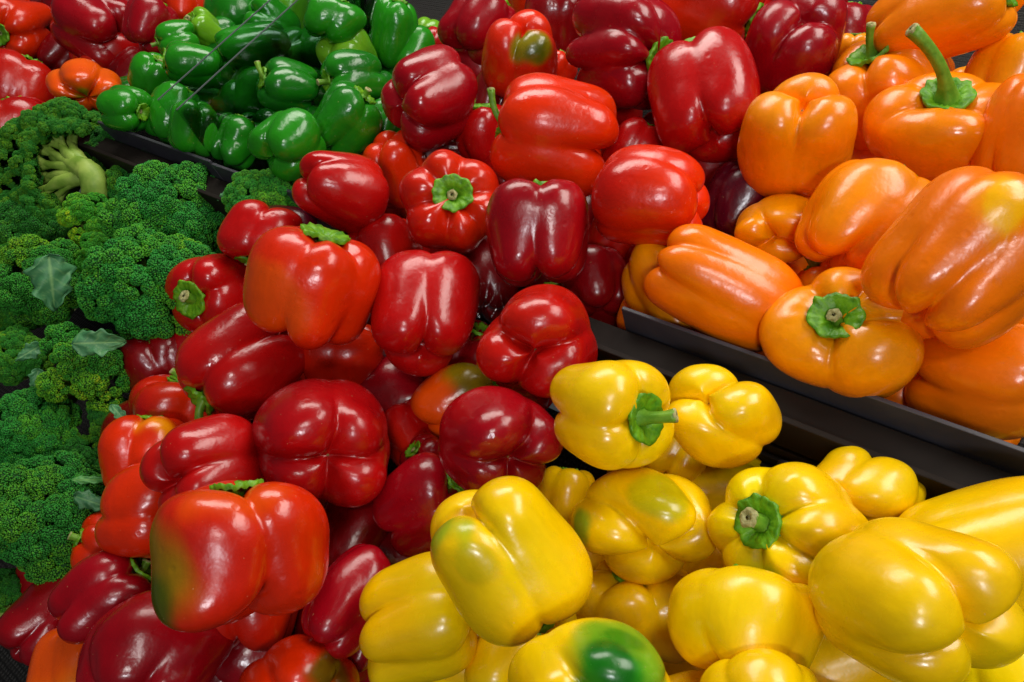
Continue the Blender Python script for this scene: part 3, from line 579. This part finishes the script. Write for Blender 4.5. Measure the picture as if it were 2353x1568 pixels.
 ('yellow', 1808, 1212, 350, 0.95, 160, 58, 6, -0.2, 0.42, 405, 'yellow pepper facing up with a thick conical stem in its calyx', {'vee': 0.2, 'srad': 0.19, 'cal': 0.335, 'deep': 0.8, 'lean': 0.05}),
 ('yel2', 1975, 1125, 235, 0.9, 240, 25, 4, 0.4, 0.05, 406, 'yellow pepper with black specks behind the conical-stemmed one', {'second': 'yor'}),
 ('yellow', 2270, 1275, 360, 1.3, 10, -5, 4, 0.5, 0, 407, 'long smooth yellow pepper below the black rail at the picture side', {'beta': [40, 130, 220, 320], 'deep': 0.5, 'mix': -0.9}),
 ('yellow', 2080, 1385, 400, 1.0, 150, -35, 4, -0.4, 0, 408, 'largest yellow pepper with a blocky lobe and a broad white sheen', {'beta': [48, 130, 220, 308], 'deep': 1.15, 'sharp': 0.2, 'mix': -0.8}),
 ('yellow', 1712, 1440, 352, 0.88, 75, -15, 4, -0.3, 0, 409, 'smooth domed yellow pepper beside the half green one', {'beta': [45, 140, 225, 320], 'deep': 0.6, 'mix': -0.8}),
 ('dyel', 1460, 1400, 285, 0.95, 92, 32, 5, 1, 0.15, 410, 'yellow pepper with dark calyx below the twisted one', {'deep': 1.0}),
 ('yellow', 925, 1420, 215, 1.1, 12, 14, 4, 0, 0, 411, 'yellow pepper with a brown bruise at the bottom of the red heap', {'beta': [-22, 48, 150, 260], 'deep': 1.2, 'patch': [(0.75, 0.3, 0.4, 'dorange', 0.6)]}),
 ('yellow', 1180, 1530, 240, 0.9, 70, -20, 4, 1, 0, 413, 'yellow pepper at the bottom edge under the green-ridged one', {}),
 ('yellow', 1350, 1570, 370, 0.85, 110, -60, 3, 0, 0, 414, 'half green and half yellow pepper at the bottom edge', {'beta': [-35, 70, 200], 'deep': 1.1, 'patch': [(0.05, 0.75, 0.6, 'ygreen', 0.95), (0.65, 0.5, 0.95, 'lgreen', 0.95), (0.5, 0.66, 0.34, 'green', 0.97), (0.3, 0.22, 0.70, 'green', 0.97), (0.22, 0.3, 0.4, 'dgreen', 0.9), (0.85, 0.1, 0.4, 'lgreen', 0.9)]}),
 ('yellow', 1745, 1590, 250, 0.85, 90, -30, 4, -0.35, 0, 415, 'yellow pepper cut by the bottom edge in front of the domed one', {}),
 ('yel2', 2330, 1560, 260, 0.95, 80, -20, 4, 0, 0, 416, 'lemon yellow pepper in the bottom corner by the largest one', {'second': 'dyel', 'deep': 0.7}),
 ('yellow', 1925, 1610, 180, 0.9, 95, 25, 4, 1, 0.75, 417, 'yellow pepper at the bottom edge with a grey-tipped stem standing up', {'srad': 0.16}),
 ('dyel', 1300, 1140, 130, 1.0, 80, 0, 4, 2, 0, 418, 'shaded yellow pepper in the gap beside the crimson blossom scar', {}),
 ('dyel', 1100, 1430, 160, 1.0, 60, 0, 4, 2, 0, 419, 'shaded yellow pepper between the bruised and green-ridged ones', {}),
 ('dyel', 2030, 1200, 120, 1.0, 60, 0, 4, 2, 0, 420, 'small yellow bit under the black-specked one', {}),
 ('dyel', 1625, 1320, 180, 1.0, 60, 0, 4, 2, 0, 421, 'shaded yellow pepper between twisted and domed ones', {}),
 ('yellow', 2290, 1460, 200, 1.0, 60, 0, 4, 2, 0, 422, 'yellow pepper deep beside the long smooth one', {}),
 ('yellow', 1560, 1040, 150, 1.0, 60, 0, 4, 2, 0, 423, 'shaded yellow pepper under the first two by the rail', {}),
]

def fill(ck, fam, label, grp, pts, W, lay=3.3):
    for i, (x, y) in enumerate(pts):
        PEPPERS.append((ck[i % len(ck)], x, y, W * (0.6 + 0.55 * y / FH), 1.0, 90 + 47 * i, -20 + 13 * (i % 4), 4, lay, 0, 900 + fam * 100 + i, label, {'group': grp}))
fill(('dred', 'red', 'crim'), 0, 'red pepper deep in the heap, seen only through the gaps', 'buried red bell peppers',
     [(1110, 640), (1060, 600), (1300, 605), (1320, 470), (1390, 250), (1230, 240), (1560, 330), (1480, 590), (900, 660), (770, 560), (600, 720), (470, 780), (430, 830),
      (720, 880), (900, 940), (1080, 850), (560, 980), (620, 1120), (380, 1010), (430, 1230), (780, 1150), (900, 1300), (330, 1300), (180, 1330), (520, 1510), (240, 1540), (620, 1480), (780, 1480),
      (1720, 60), (1690, 180), (1480, 20), (1350, 20), (1120, 160), (1000, 350), (1180, 390), (1020, 580), (100, 240), (250, 140), (180, 10), (1330, 720), (1180, 860)], 235)
fill(('dorange', 'orange'), 1, 'orange pepper deep in the bin, seen only through the gaps', 'buried orange bell peppers',
     [(1960, 300), (2060, 390), (1880, 470), (1780, 620), (2120, 560), (2240, 430), (1860, 560), (2200, 760), (1770, 740), (2330, 700), (2090, 140), (2260, 290), (2180, 960), (2000, 640)], 260)
fill(('yellow', 'dyel'), 2, 'yellow pepper deep in the bin, seen only through the gaps', 'buried yellow bell peppers',
     [(1530, 1080), (1330, 1260), (1640, 1130), (1900, 1330), (1600, 1360), (1560, 1500), (2020, 1500), (2180, 1200), (980, 1540), (1230, 1450), (1900, 1500), (1120, 1500), (1720, 1300), (2200, 1560)], 260)
fill(('dgreen', 'green'), 3, 'green pepper deep in the bin, seen only through the gaps', 'buried green bell peppers',
     [(480, 190), (560, 260), (700, 220), (740, 110), (860, 120), (620, 60), (500, 110), (420, 220), (860, 240), (740, 350), (340, 230), (940, 120), (600, 330), (470, 260)], 190)
# a few more of the same just past the frame
fill(('orange', 'dorange'), 4, 'orange pepper of the rear bin past the picture side', 'orange bell peppers past the picture side',
     [(2480, 80), (2540, 330), (2600, 560), (2520, 720), (2560, 900), (2640, 760), (2500, 1090), (2700, 1000)], 300, 1)
fill(('yellow', 'yel2'), 5, 'yellow pepper of the front bin past the picture side', 'yellow bell peppers past the picture side',
     [(2560, 1380), (2560, 1560), (2720, 1480), (2400, 1720), (2180, 1760), (1900, 1780), (1600, 1760)], 330, 1)
CELL = 12.0
def depth_cells(g, W):
    """nearest and farthest surface of a fruit over a grid of picture cells, relative to its centre"""
    P, Rm, right, up, tow, x, y = g
    Q = (P @ Rm.T).reshape(-1, 3) * (W / 2)
    i, j = np.floor((x + Q @ right) / CELL).astype(int), np.floor((y - Q @ up) / CELL).astype(int); z = -(Q @ tow)
    i0, j0 = i.min() - 1, j.min() - 1; n, m = i.max() - i0 + 2, j.max() - j0 + 2
    f, b = np.full((n, m), np.inf), np.full((n, m), -np.inf)
    np.minimum.at(f, (i - i0, j - j0), z); np.maximum.at(b, (i - i0, j - j0), z)
    for arr, op in ((f, np.minimum), (b, np.maximum)):          # close the cells no vertex fell into
        hole = ~np.isfinite(arr[1:-1, 1:-1]); nb = op(op(arr[:-2, 1:-1], arr[2:, 1:-1]), op(arr[1:-1, :-2], arr[1:-1, 2:]))
        both = np.isfinite(arr[:-2, 1:-1]) & np.isfinite(arr[2:, 1:-1])
        arr[1:-1, 1:-1][hole & both] = nb[hole & both]
    return i0, j0, f, b
def settle(peppers, geoms):
    """each fruit keeps its place in view and moves along the depth until neighbours touch without sinking into each other"""
    n = len(peppers); lay = np.array([p[8] for p in peppers], float)
    y = np.array([g[6] for g in geoms]); cells = [depth_cells(g, p[3]) for g, p in zip(geoms, peppers)]
    d0 = np.array([plane_depth(g[5], g[6]) for g in geoms]) + (lay - 0.6) * 0.040
    pairs = []
    for a in range(n):
        if lay[a] > 2.5: continue
        ia, ja, fa, ba = cells[a]
        for b in range(a + 1, n):
            if lay[b] > 2.5: continue
            ib, jb, fb, bb = cells[b]
            x0, x1 = max(ia, ib), min(ia + fa.shape[0], ib + fb.shape[0]); y0, y1 = max(ja, jb), min(ja + fa.shape[1], jb + fb.shape[1])
            if x1 <= x0 or y1 <= y0: continue
            sa, sb = (slice(x0 - ia, x1 - ia), slice(y0 - ja, y1 - ja)), (slice(x0 - ib, x1 - ib), slice(y0 - jb, y1 - jb))
            ok = np.isfinite(fa[sa]) & np.isfinite(fb[sb])
            if ok.sum() < 2: continue
            gab = (ba[sa] - fb[sb])[ok].max(); gba = (bb[sb] - fa[sa])[ok].max()      # a in front / b in front
            side = abs(y[a] - y[b]) < 0.20 * 0.5 * (peppers[a][3] + peppers[b][3])
            first = lay[a] < lay[b] if lay[a] != lay[b] else ((gab < gba) if side else y[a] > y[b])
            slack = 0.004 if abs(lay[a] - lay[b]) < 0.55 else 0.022
            pairs.append((a, b, gab, slack) if first else (b, a, gba, slack))
    d = d0.copy()
    for it in range(160):
        worst = 0
        for a, b, g, slack in pairs:
            need = g * 0.5 * (d[a] + d[b]) / FP - slack; lack = need - (d[b] - d[a])
            if lack > 0:
                worst = max(worst, lack); d[b] += lack * 0.40; d[a] -= lack * 0.18
        if it < 120: d += (d0 - d) * 0.015
    return np.clip(d, d0 - 0.09, d0 + 0.17)
GEOMS = [pepper_geom(p) for p in PEPPERS]
DEPTH = settle(PEPPERS, GEOMS)
for p, dd, g in zip(PEPPERS, DEPTH, GEOMS):
    build_pepper(p, float(dd), g)

# ------------------------------------------------------------------ broccoli
def attr_mat(name, rough, bump_scale, spec):
    m, nt, N, L, P = new_mat(name)
    a = N.new('ShaderNodeAttribute'); a.attribute_name = 'tint'
    oi = N.new('ShaderNodeObjectInfo')
    mx = N.new('ShaderNodeMix'); mx.data_type = 'RGBA'; mx.blend_type = 'MULTIPLY'; mx.inputs[0].default_value = 1.0
    L.new(a.outputs['Color'], mx.inputs[6]); L.new(oi.outputs['Color'], mx.inputs[7]); L.new(mx.outputs[2], P.inputs['Base Color'])
    tc = N.new('ShaderNodeTexCoord'); n = noise(N, L, bump_scale, 3, tc.outputs['Object'])
    b = N.new('ShaderNodeBump'); b.inputs['Strength'].default_value = 0.5; b.inputs['Distance'].default_value = 0.001
    L.new(n.outputs['Fac'], b.inputs['Height']); L.new(b.outputs[0], P.inputs['Normal'])
    P.inputs['Roughness'].default_value = rough; P.inputs['Specular IOR Level'].default_value = spec
    return m
M_BUD = attr_mat('broccoli_buds', 0.55, 900, 0.35)
M_LEAF = attr_mat('broccoli_leaf', 0.5, 240, 0.4)
PHI = (1 + 5 ** 0.5) / 2
ICO = np.array([(-1, PHI, 0), (1, PHI, 0), (-1, -PHI, 0), (1, -PHI, 0), (0, -1, PHI), (0, 1, PHI), (0, -1, -PHI), (0, 1, -PHI), (PHI, 0, -1), (PHI, 0, 1), (-PHI, 0, -1), (-PHI, 0, 1)]) / math.sqrt(1 + PHI * PHI)
ICF = np.array([(0, 11, 5), (0, 5, 1), (0, 1, 7), (0, 7, 10), (0, 10, 11), (1, 5, 9), (5, 11, 4), (11, 10, 2), (10, 7, 6), (7, 1, 8), (3, 9, 4), (3, 4, 2), (3, 2, 6), (3, 6, 8), (3, 8, 9), (4, 9, 5), (2, 4, 11), (6, 2, 10), (8, 6, 7), (9, 8, 1)])
def fib(n):
    i = np.arange(n) + 0.5; ph = np.arccos(1 - 2 * i / n); t = math.pi * (1 + 5 ** 0.5) * i
    return np.stack([np.cos(t) * np.sin(ph), np.sin(t) * np.sin(ph), np.cos(ph)], -1)
def crown_mesh(seed, nf, flat, bead):
    """a unit crown: florets on a dome, each a clump of knobs, each knob set with buds"""
    rng = np.random.default_rng(seed)
    D = fib(int(nf * 1.75)); D = D[D[:, 2] > -0.22]
    D = D + rng.normal(size=D.shape) * 0.10; D /= np.linalg.norm(D, axis=1)[:, None]
    FC = D * rng.uniform(0.58, 0.72, (len(D), 1)) * [1, 1, flat]; FR = rng.uniform(0.32, 0.44, len(D))
    KC, KR, KF, KD = [], [], [], []
    for i in range(len(D)):
        q = fib(38) + rng.normal(size=(38, 3)) * 0.13; q /= np.linalg.norm(q, axis=1)[:, None]
        q = q[(q @ D[i]) > -0.05]
        for k in q:
            KC.append(FC[i] + k * FR[i] * 0.80); KR.append(FR[i] * rng.uniform(0.25, 0.34)); KF.append(i); KD.append(k)
    KC, KR, KF = np.array(KC), np.array(KR), np.array(KF)
    pts, pn, pk = [], [], []
    for j in range(len(KC)):
        n = max(14, int(3.2 * (KR[j] / bead) ** 2))
        q = fib(n) + rng.normal(size=(n, 3)) * 0.06; q /= np.linalg.norm(q, axis=1)[:, None]
        q = q[(q @ KC[j]) / np.linalg.norm(KC[j]) > -0.35]
        p = KC[j] + q * KR[j]
        dd = np.linalg.norm(p[:, None] - KC[None], axis=2) - KR[None] * 0.97; dd[:, j] = 1
        ok = dd.min(1) > 0
        pts.append(p[ok]); pn.append(q[ok]); pk.append(np.full(ok.sum(), j))
    pts, pn, pk = map(np.concatenate, (pts, pn, pk))
    sc_ = 1.0 / np.percentile(np.hypot(pts[:, 0], pts[:, 1]), 97); pts, KC, KR, FC = pts * sc_, KC * sc_, KR * sc_, FC * sc_
    nb = len(pts)
    fc = rng.uniform(0, 1, len(D)); kc = rng.uniform(0, 1, len(KC))
    yel = np.clip(0.55 * fc[KF[pk]] + 0.35 * kc[pk] + rng.normal(size=nb) * 0.10 - 0.30, 0, 1)
    g0, g1, g2 = lin(46, 138, 42), lin(98, 166, 26), lin(186, 198, 32)
    C = np.where((yel < 0.5)[:, None], g0 + (g1 - g0) * (yel * 2)[:, None], g1 + (g2 - g1) * (yel * 2 - 1)[:, None])
    C = C * rng.uniform(0.75, 1.3, (nb, 1))
    br = bead * rng.uniform(0.65, 1.30, nb)
    V = (pts[:, None] + ICO[None] * br[:, None, None]).reshape(-1, 3)
    F = (np.arange(nb)[:, None, None] * 12 + ICF[None]).reshape(-1, 3)
    CC = np.repeat(C, 12, 0)
    # flesh under the buds
    U = fib(26); kv = (KC[:, None] + ICO[None] * KR[:, None, None] * 1.0).reshape(-1, 3)
    kf = (np.arange(len(KC))[:, None, None] * 12 + ICF[None]).reshape(-1, 3) + len(V)
    kcol = np.tile(lin(24, 80, 20), (len(kv), 1))
    me = bpy.data.meshes.new('crown')
    V = np.concatenate([V, kv]); F = np.concatenate([F, kf]); CC = np.concatenate([CC, kcol])
    me.vertices.add(len(V)); me.vertices.foreach_set('co', V.astype(np.float32).ravel())
    me.loops.add(len(F) * 3); me.loops.foreach_set('vertex_index', F.astype(np.int32).ravel())
    me.polygons.add(len(F)); me.polygons.foreach_set('loop_start', (np.arange(len(F)) * 3).astype(np.int32)); me.polygons.foreach_set('loop_total', np.full(len(F), 3, np.int32))
    me.polygons.foreach_set('use_smooth', np.ones(len(F), dtype=bool))
    a = me.color_attributes.new('tint', 'FLOAT_COLOR', 'POINT'); c4 = np.ones((len(V), 4), np.float32); c4[:, :3] = CC
    a.data.foreach_set('color', c4.ravel())
    me.materials.append(M_BUD); me.update(); me.validate()
    # stalk with a branch to each floret
    parts = []; fork = np.array([0, 0, -0.30 * flat])
    for i in range(len(D)):
        e = FC[i] * 0.86; m_ = fork * 0.55 + e * 0.45; m_[2] -= 0.10
        q = np.linspace(0, 1, 7)[:, None]
        path = (1 - q) ** 2 * (fork + [0, 0, -0.12]) + 2 * q * (1 - q) * m_ + q ** 2 * e
        parts.append(tube(path, np.linspace(0.125, 0.060, 7) * (1 + 0.25 * rng.uniform(-1, 1)), 8, False))
    z = np.linspace(0, 1, 9); tr = np.stack([0.05 * np.sin(2 * z + seed), 0.04 * np.cos(3 * z), fork[2] + 0.05 - 0.80 * z], -1)
    rad = [0.235 * (1 + 0.20 * np.exp(-(q / 0.3) ** 2) - 0.05 * q) * (1 + 0.10 * np.cos(np.arange(18) / 18 * 6.283 * 5 + seed)) for q in z]
    parts.append(tube(tr, rad, 18, True))
    V, F = joined(parts)
    sm = bpy.data.meshes.new('stalk'); sm.from_pydata([list(map(float, p)) for p in V], [], F)
    sm.polygons.foreach_set('use_smooth', np.ones(len(sm.polygons), dtype=bool)); sm.materials.append(M_STALK)
    cm = bpy.data.meshes.new('cut_face')
    a = np.arange(18) / 18 * 6.283; rr = np.array(rad[-1])
    cv = [list(tr[-1] + [r_ * k * math.cos(t), r_ * k * math.sin(t), -h]) for k, h in ((0.99, 0.002), (0.7, 0.02), (0.3, 0.012)) for r_, t in zip(rr, a)]
    cm.from_pydata([list(map(float, p)) for p in cv], [], grid_faces(3, 18).tolist() + [list(range(36, 54))]); cm.materials.append(M_CUTB)
    return me, sm, cm
CROWNS = [crown_mesh(1, 13, 0.72, 0.0150), crown_mesh(2, 10, 0.80, 0.0175), crown_mesh(3, 15, 0.66, 0.0145), crown_mesh(4, 8, 0.85, 0.0190), crown_mesh(5, 12, 0.60, 0.0165)]
def build_broccoli(x, y, W, al, ta, var, off, tint, label, roll=0.0, flat=1.0):
    d = plane_depth(x, y) + off * 1.5 + 0.04
    pos = at(x, y, d); rad = 0.495 * W * d / FP
    tow = CAM - pos; tow /= np.linalg.norm(tow)
    right = R @ [1, 0, 0]; right = right - tow * tow.dot(right); right /= np.linalg.norm(right); up = np.cross(tow, right)
    a, t = math.radians(al), math.radians(ta)
    zax = math.cos(t) * (math.cos(a) * right + math.sin(a) * up) + math.sin(t) * tow
    xax = np.cross(up + 0.3 * right, zax); xax /= np.linalg.norm(xax); yax = np.cross(zax, xax)
    c, s = math.cos(roll), math.sin(roll); xax, yax = c * xax + s * yax, c * yax - s * xax
    root = link('broccoli', None)
    Rm = np.stack([xax, yax, zax], 1)
    root.matrix_world = Matrix(((*Rm[0], pos[0]), (*Rm[1], pos[1]), (*Rm[2], pos[2]), (0, 0, 0, 1)))
    me, sm, cm = CROWNS[var]
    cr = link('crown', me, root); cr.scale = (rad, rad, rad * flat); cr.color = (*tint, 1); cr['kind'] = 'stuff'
    st = link('stalk', sm, root); st.scale = (rad, rad, rad * flat)
    link('cut_face', cm, st)
    return tag(root, label, 'broccoli', 'broccoli heads in the front bin')
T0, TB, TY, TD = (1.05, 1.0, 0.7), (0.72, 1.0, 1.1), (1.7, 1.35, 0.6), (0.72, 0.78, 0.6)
BROC = [
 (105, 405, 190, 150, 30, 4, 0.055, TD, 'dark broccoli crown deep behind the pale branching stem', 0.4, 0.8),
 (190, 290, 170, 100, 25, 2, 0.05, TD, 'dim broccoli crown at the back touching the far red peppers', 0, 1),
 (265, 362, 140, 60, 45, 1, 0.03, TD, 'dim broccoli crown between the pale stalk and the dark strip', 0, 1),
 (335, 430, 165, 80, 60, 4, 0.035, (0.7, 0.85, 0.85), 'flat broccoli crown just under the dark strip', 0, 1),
 (395, 500, 275, 60, 62, 2, 0.00, TB, 'large blue-green broccoli crown below the dark strip, yellow tuft in its middle', 0.5, 1),
 (358, 665, 315, 70, 60, 0, -0.01, TB, 'largest blue-green broccoli crown, touching the red pepper with the thick stub', 1.3, 1),
 (205, 505, 140, 100, 40, 3, 0.01, TY, 'yellowish broccoli floret clump under the pale stalk end', 0, 1),
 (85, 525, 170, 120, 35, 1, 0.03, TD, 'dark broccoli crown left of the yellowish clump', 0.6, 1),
 (230, 590, 120, 190, 10, 3, 0.01, TY, 'small broccoli with white stalk showing, beside the large leaf', 0.3, 1),
 (105, 655, 225, 120, 55, 1, 0.01, T0, 'broccoli crown carrying the large grey-green leaf', 2.0, 1),
 (25, 610, 110, 180, 30, 4, 0.03, T0, 'broccoli piece at the edge with a thin slanting stem above it', 0, 1),
 (190, 850, 225, 60, 55, 3, -0.005, (1.1, 1.05, 0.75), 'many-lobed green broccoli crown below the ragged leaf', 0.7, 1.1),
 (40, 820, 150, 110, 50, 0, 0.015, T0, 'broccoli crown at the edge, left of the many-lobed one', 2.6, 1),
 (70, 985, 205, 90, 55, 4, 0.0, TB, 'blue-green broccoli crown at the edge above the biggest near one', 0, 1),
 (100, 1185, 300, 60, 55, 2, 0.0, (0.8, 0.92, 0.9), 'dense broccoli crown at the near end, beside the poking green stem', 2.2, 1.05),
 (618, 474, 195, 90, 40, 0, -0.012, (1.1, 1.15, 1.0), 'lone pale broccoli crown between the green and tapering red peppers', 1.0, 1),
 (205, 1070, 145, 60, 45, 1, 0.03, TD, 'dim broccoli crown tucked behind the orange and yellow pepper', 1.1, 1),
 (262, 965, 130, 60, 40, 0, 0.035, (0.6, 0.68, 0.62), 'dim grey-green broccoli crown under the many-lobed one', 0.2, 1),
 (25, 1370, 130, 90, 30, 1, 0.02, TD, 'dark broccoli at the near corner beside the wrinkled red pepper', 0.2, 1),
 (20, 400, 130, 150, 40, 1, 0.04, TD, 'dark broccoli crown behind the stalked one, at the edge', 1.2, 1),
 (10, 720, 110, 120, 50, 2, 0.03, T0, 'broccoli crown at the edge below the leaf-bearing one', 0.2, 1),
]
for b in BROC: build_broccoli(*b)

def stalked_broccoli():
    # the head lying with its stalk turned out: trunk, fanning branches, florets round the far side
    d0 = plane_depth(150, 390) + 0.012
    org = at(150, 390, d0); root = link('broccoli', None, None, org)
    tag(root, 'broccoli lying stalk outward, its pale branching stem fully showing', 'broccoli', 'broccoli heads in the front bin')
    pt = lambda x, y, z: at(x, y, d0 + z) - org
    k = d0 / FP; parts = []
    def limb(ps, rs, n=9, ns=12):
        P = np.array([pt(*p) for p in ps]); t = np.linspace(0, 1, len(P)); q = np.linspace(0, 1, n)
        c = [np.polyfit(t, P[:, a], min(3, len(P) - 1)) for a in range(3)]
        path = np.stack([np.polyval(c[a], q) for a in range(3)], -1)
        rr = np.interp(q, t, rs) * k
        rng = np.random.default_rng(int(ps[-1][0] * 7 + ps[-1][1]))
        rad = [r * (1 + 0.08 * np.cos(3 * np.arange(ns) / ns * 6.283 + rng.uniform(0, 6)) + rng.uniform(-0.04, 0.04, ns)) for r in rr]
        parts.append(tube(path, rad, ns, True))
    limb([(120, 362, 0.010), (165, 374, 0.0), (200, 392, -0.008), (217, 420, -0.010), (214, 474, 0.006)], [9, 17, 25, 28, 27], 15, 24)
    limb([(226, 400, 0.0), (244, 440, 0.004), (266, 482, 0.012)], [16, 11, 9])
    ends = [(108, 346, 0.012), (136, 330, 0.008), (166, 326, 0.016), (96, 378, 0.012), (104, 408, 0.018), (100, 440, 0.008), (132, 456, 0.014)]
    rng0 = np.random.default_rng(4); tips = []
    for i, e in enumerate(ends):
        m_ = (0.52 * 180 + 0.48 * e[0], 0.52 * 388 + 0.48 * e[1] + (5 if e[1] > 400 else -3), 0.4 * e[2] - 0.004)
        limb([(206 - 5 * (i % 4), 404 - 5 * (i % 4) + (8 if e[1] > 400 else -6), 0.002), m_, e], [21, 11 + 2.5 * (i % 3), 4], 10, 12)
        for q in range(5):                                  # twigs into the florets
            a = math.atan2(e[1] - 388, e[0] - 186) + (q - 2) * 0.42 + rng0.uniform(-0.12, 0.12); r_ = rng0.uniform(22, 44)
            t_ = (e[0] + r_ * math.cos(a), e[1] + r_ * math.sin(a), e[2] + rng0.uniform(-0.008, 0.010))
            tips.append(t_)
            limb([(0.75 * m_[0] + 0.25 * e[0], 0.75 * m_[1] + 0.25 * e[1], e[2] * 0.5), (0.2 * m_[0] + 0.8 * e[0] + 9 * math.cos(a), 0.2 * m_[1] + 0.8 * e[1] + 9 * math.sin(a), e[2]), t_], [9, 6.5, 4], 9, 9)
    V, F = joined(parts); V = np.array(V); mesh_obj('stalk', V, F, M_STALK, root)
    fl = [(22, 372, 48, 0.030), (42, 318, 50, 0.030), (92, 286, 52, 0.028), (148, 268, 54, 0.032), (200, 288, 42, 0.045), (20, 430, 46, 0.028), (42, 478, 46, 0.022), (98, 512, 40, 0.020), (70, 322, 30, 0.010), (118, 290, 30, 0.010), (38, 410, 28, 0.012), (52, 458, 30, 0.008), (82, 490, 28, 0.008)]
    fl += [(x, y, 20 + 5 * (i % 3), z - 0.012) for i, (x, y, z) in enumerate(tips)]
    for i, (x, y, r, z) in enumerate(fl):
        p = pt(x, y, z); o = link('floret', CROWNS[(i * 3 + 1) % 5][0], root, p); o['kind'] = 'stuff'
        out = (R @ np.array([x - 150, y - 390, -20.0])); out /= np.linalg.norm(out)
        o.rotation_euler = Vector(out).to_track_quat('Z', 'Y').to_euler(); o.scale = (r * k,) * 3; o.color = (0.95, 0.95, 0.7, 1)
stalked_broccoli()

def leaf(x, y, L, Wd, al, tilt, off, seed, label, tint=(1, 1, 1)):
    rng = np.random.default_rng(seed); nu, nv = 30, 17
    u = np.linspace(0, 1, nu)[:, None]; v = np.linspace(-1, 1, nv)[None, :]
    wid = Wd * (np.sin(math.pi * np.clip(u, 0, 1) ** 0.62) ** 0.7) * (1 + 0.14 * np.sin(17 * u + seed) * np.abs(v) + 0.10 * np.sin(31 * u + 2 * seed))
    X = L * (u + 0.04 * np.sin(9 * v + seed) * np.abs(v)); Y = wid * v * 0.5
    vein = np.exp(-(v / 0.05) ** 2) + 0.5 * np.exp(-((np.abs(v) * 1.0 - ((u * 5) % 1)) / 0.08) ** 2) * (np.abs(v) < 0.9)
    Z = 0.30 * L * (-(u - 0.4) ** 2 * 2.0) + 0.22 * Wd * (v ** 2) * np.sin(5 * u + seed) + 0.09 * Wd * np.sin(14 * u + 5 * v + seed) * np.abs(v) - 0.012 * L * np.exp(-(v / 0.09) ** 2)
    P = np.stack(np.broadcast_arrays(X, Y, Z), -1).reshape(-1, 3)
    g, gv = lin(70, 130, 82), lin(140, 186, 114)
    f = np.broadcast_to(np.clip(vein, 0, 1), (nu, nv)).reshape(-1, 1); C = g * (1 - 0.7 * f) + gv * 0.7 * f
    d = plane_depth(x, y) + off + 0.03; pos = at(x, y, d); k = d / FP
    tow = CAM - pos; tow /= np.linalg.norm(tow)
    right = R @ [1, 0, 0]; right = right - tow * tow.dot(right); right /= np.linalg.norm(right); up = np.cross(tow, right)
    a, t = math.radians(al), math.radians(tilt)
    xx = math.cos(t) * (math.cos(a) * right + math.sin(a) * up) + math.sin(t) * tow
    yy = -math.sin(a) * right + math.cos(a) * up; zz = np.cross(xx, yy)
    o = mesh_obj('broccoli_leaf', P * k, grid_faces(nu, nv, False), M_LEAF, col=C)
    Rm = np.stack([xx, yy, zz], 1)
    o.matrix_world = Matrix(((*Rm[0], pos[0]), (*Rm[1], pos[1]), (*Rm[2], pos[2]), (0, 0, 0, 1)))
    so = o.modifiers.new('thickness', 'SOLIDIFY'); so.thickness = 0.0007
    o.color = (*tint, 1)
    return tag(o, label, 'leaf', 'loose broccoli leaves')
leaf(112, 588, 128, 90, -88, -4, -0.085, 3, 'large wavy grey-green leaf hanging on a broccoli crown')
leaf(165, 790, 108, 60, 2, 5, -0.08, 5, 'ragged grey-green leaf lying above the many-lobed broccoli')
leaf(92, 795, 55, 34, 215, 10, -0.03, 7, 'small grey-green leaf left of the ragged one')
leaf(88, 850, 50, 30, -100, 0, -0.02, 8, 'small curled leaf low beside the many-lobed broccoli')
leaf(170, 1140, 80, 40, -20, 10, -0.02, 9, 'dark green leaf behind the dense near broccoli crown', (0.5, 0.6, 0.55))
leaf(165, 1103, 70, 18, 0, 10, -0.02, 10, 'narrow pale leaf above the dark green one', (1.3, 1.3, 0.8))
leaf(255, 930, 60, 22, -50, 10, -0.01, 12, 'thin grey leaf under the many-lobed broccoli')
leaf(540, 445, 40, 30, 200, 10, -0.02, 14, 'small grey leaf at the side of the lone pale broccoli')

# ------------------------------------------------------------------ scraps of clear film left between the fruit
def film(x, y, w_, h_, off, seed, label):
    rng = np.random.default_rng(seed); n = 22
    u, v = np.meshgrid(np.linspace(-1, 1, n), np.linspace(-1, 1, n), indexing='ij')
    d = plane_depth(x, y) + off; k = d / FP; pos = at(x, y, d)
    P = np.stack([u * w_ * k, v * h_ * k, 0 * u], -1)
    P[..., 2] = np.abs(wobble(P / k / 14, rng, 8, 0.8, 3, 6)) * k; P[..., :2] += rng.normal(size=(n, n, 2)) * 0.8 * k
    o = mesh_obj('plastic_film', P.reshape(-1, 3), grid_faces(n, n, False), M_FILM)
    Rm = np.stack([R @ [1, 0, 0], R @ [0, -1, 0], R @ [0, 0, -1]], 1)
    o.matrix_world = Matrix(((*Rm[0], pos[0]), (*Rm[1], pos[1]), (*Rm[2], pos[2]), (0, 0, 0, 1)))
    tag(o, label, 'plastic film', 'scraps of clear film')
film(1012, 362, 42, 34, 0.045, 1, 'crumpled clear film between the orange-red pepper and the star calyx one')
film(1128, 690, 45, 40, 0.06, 2, 'crumpled clear film in the dark gap beside the three-lobed red pepper')
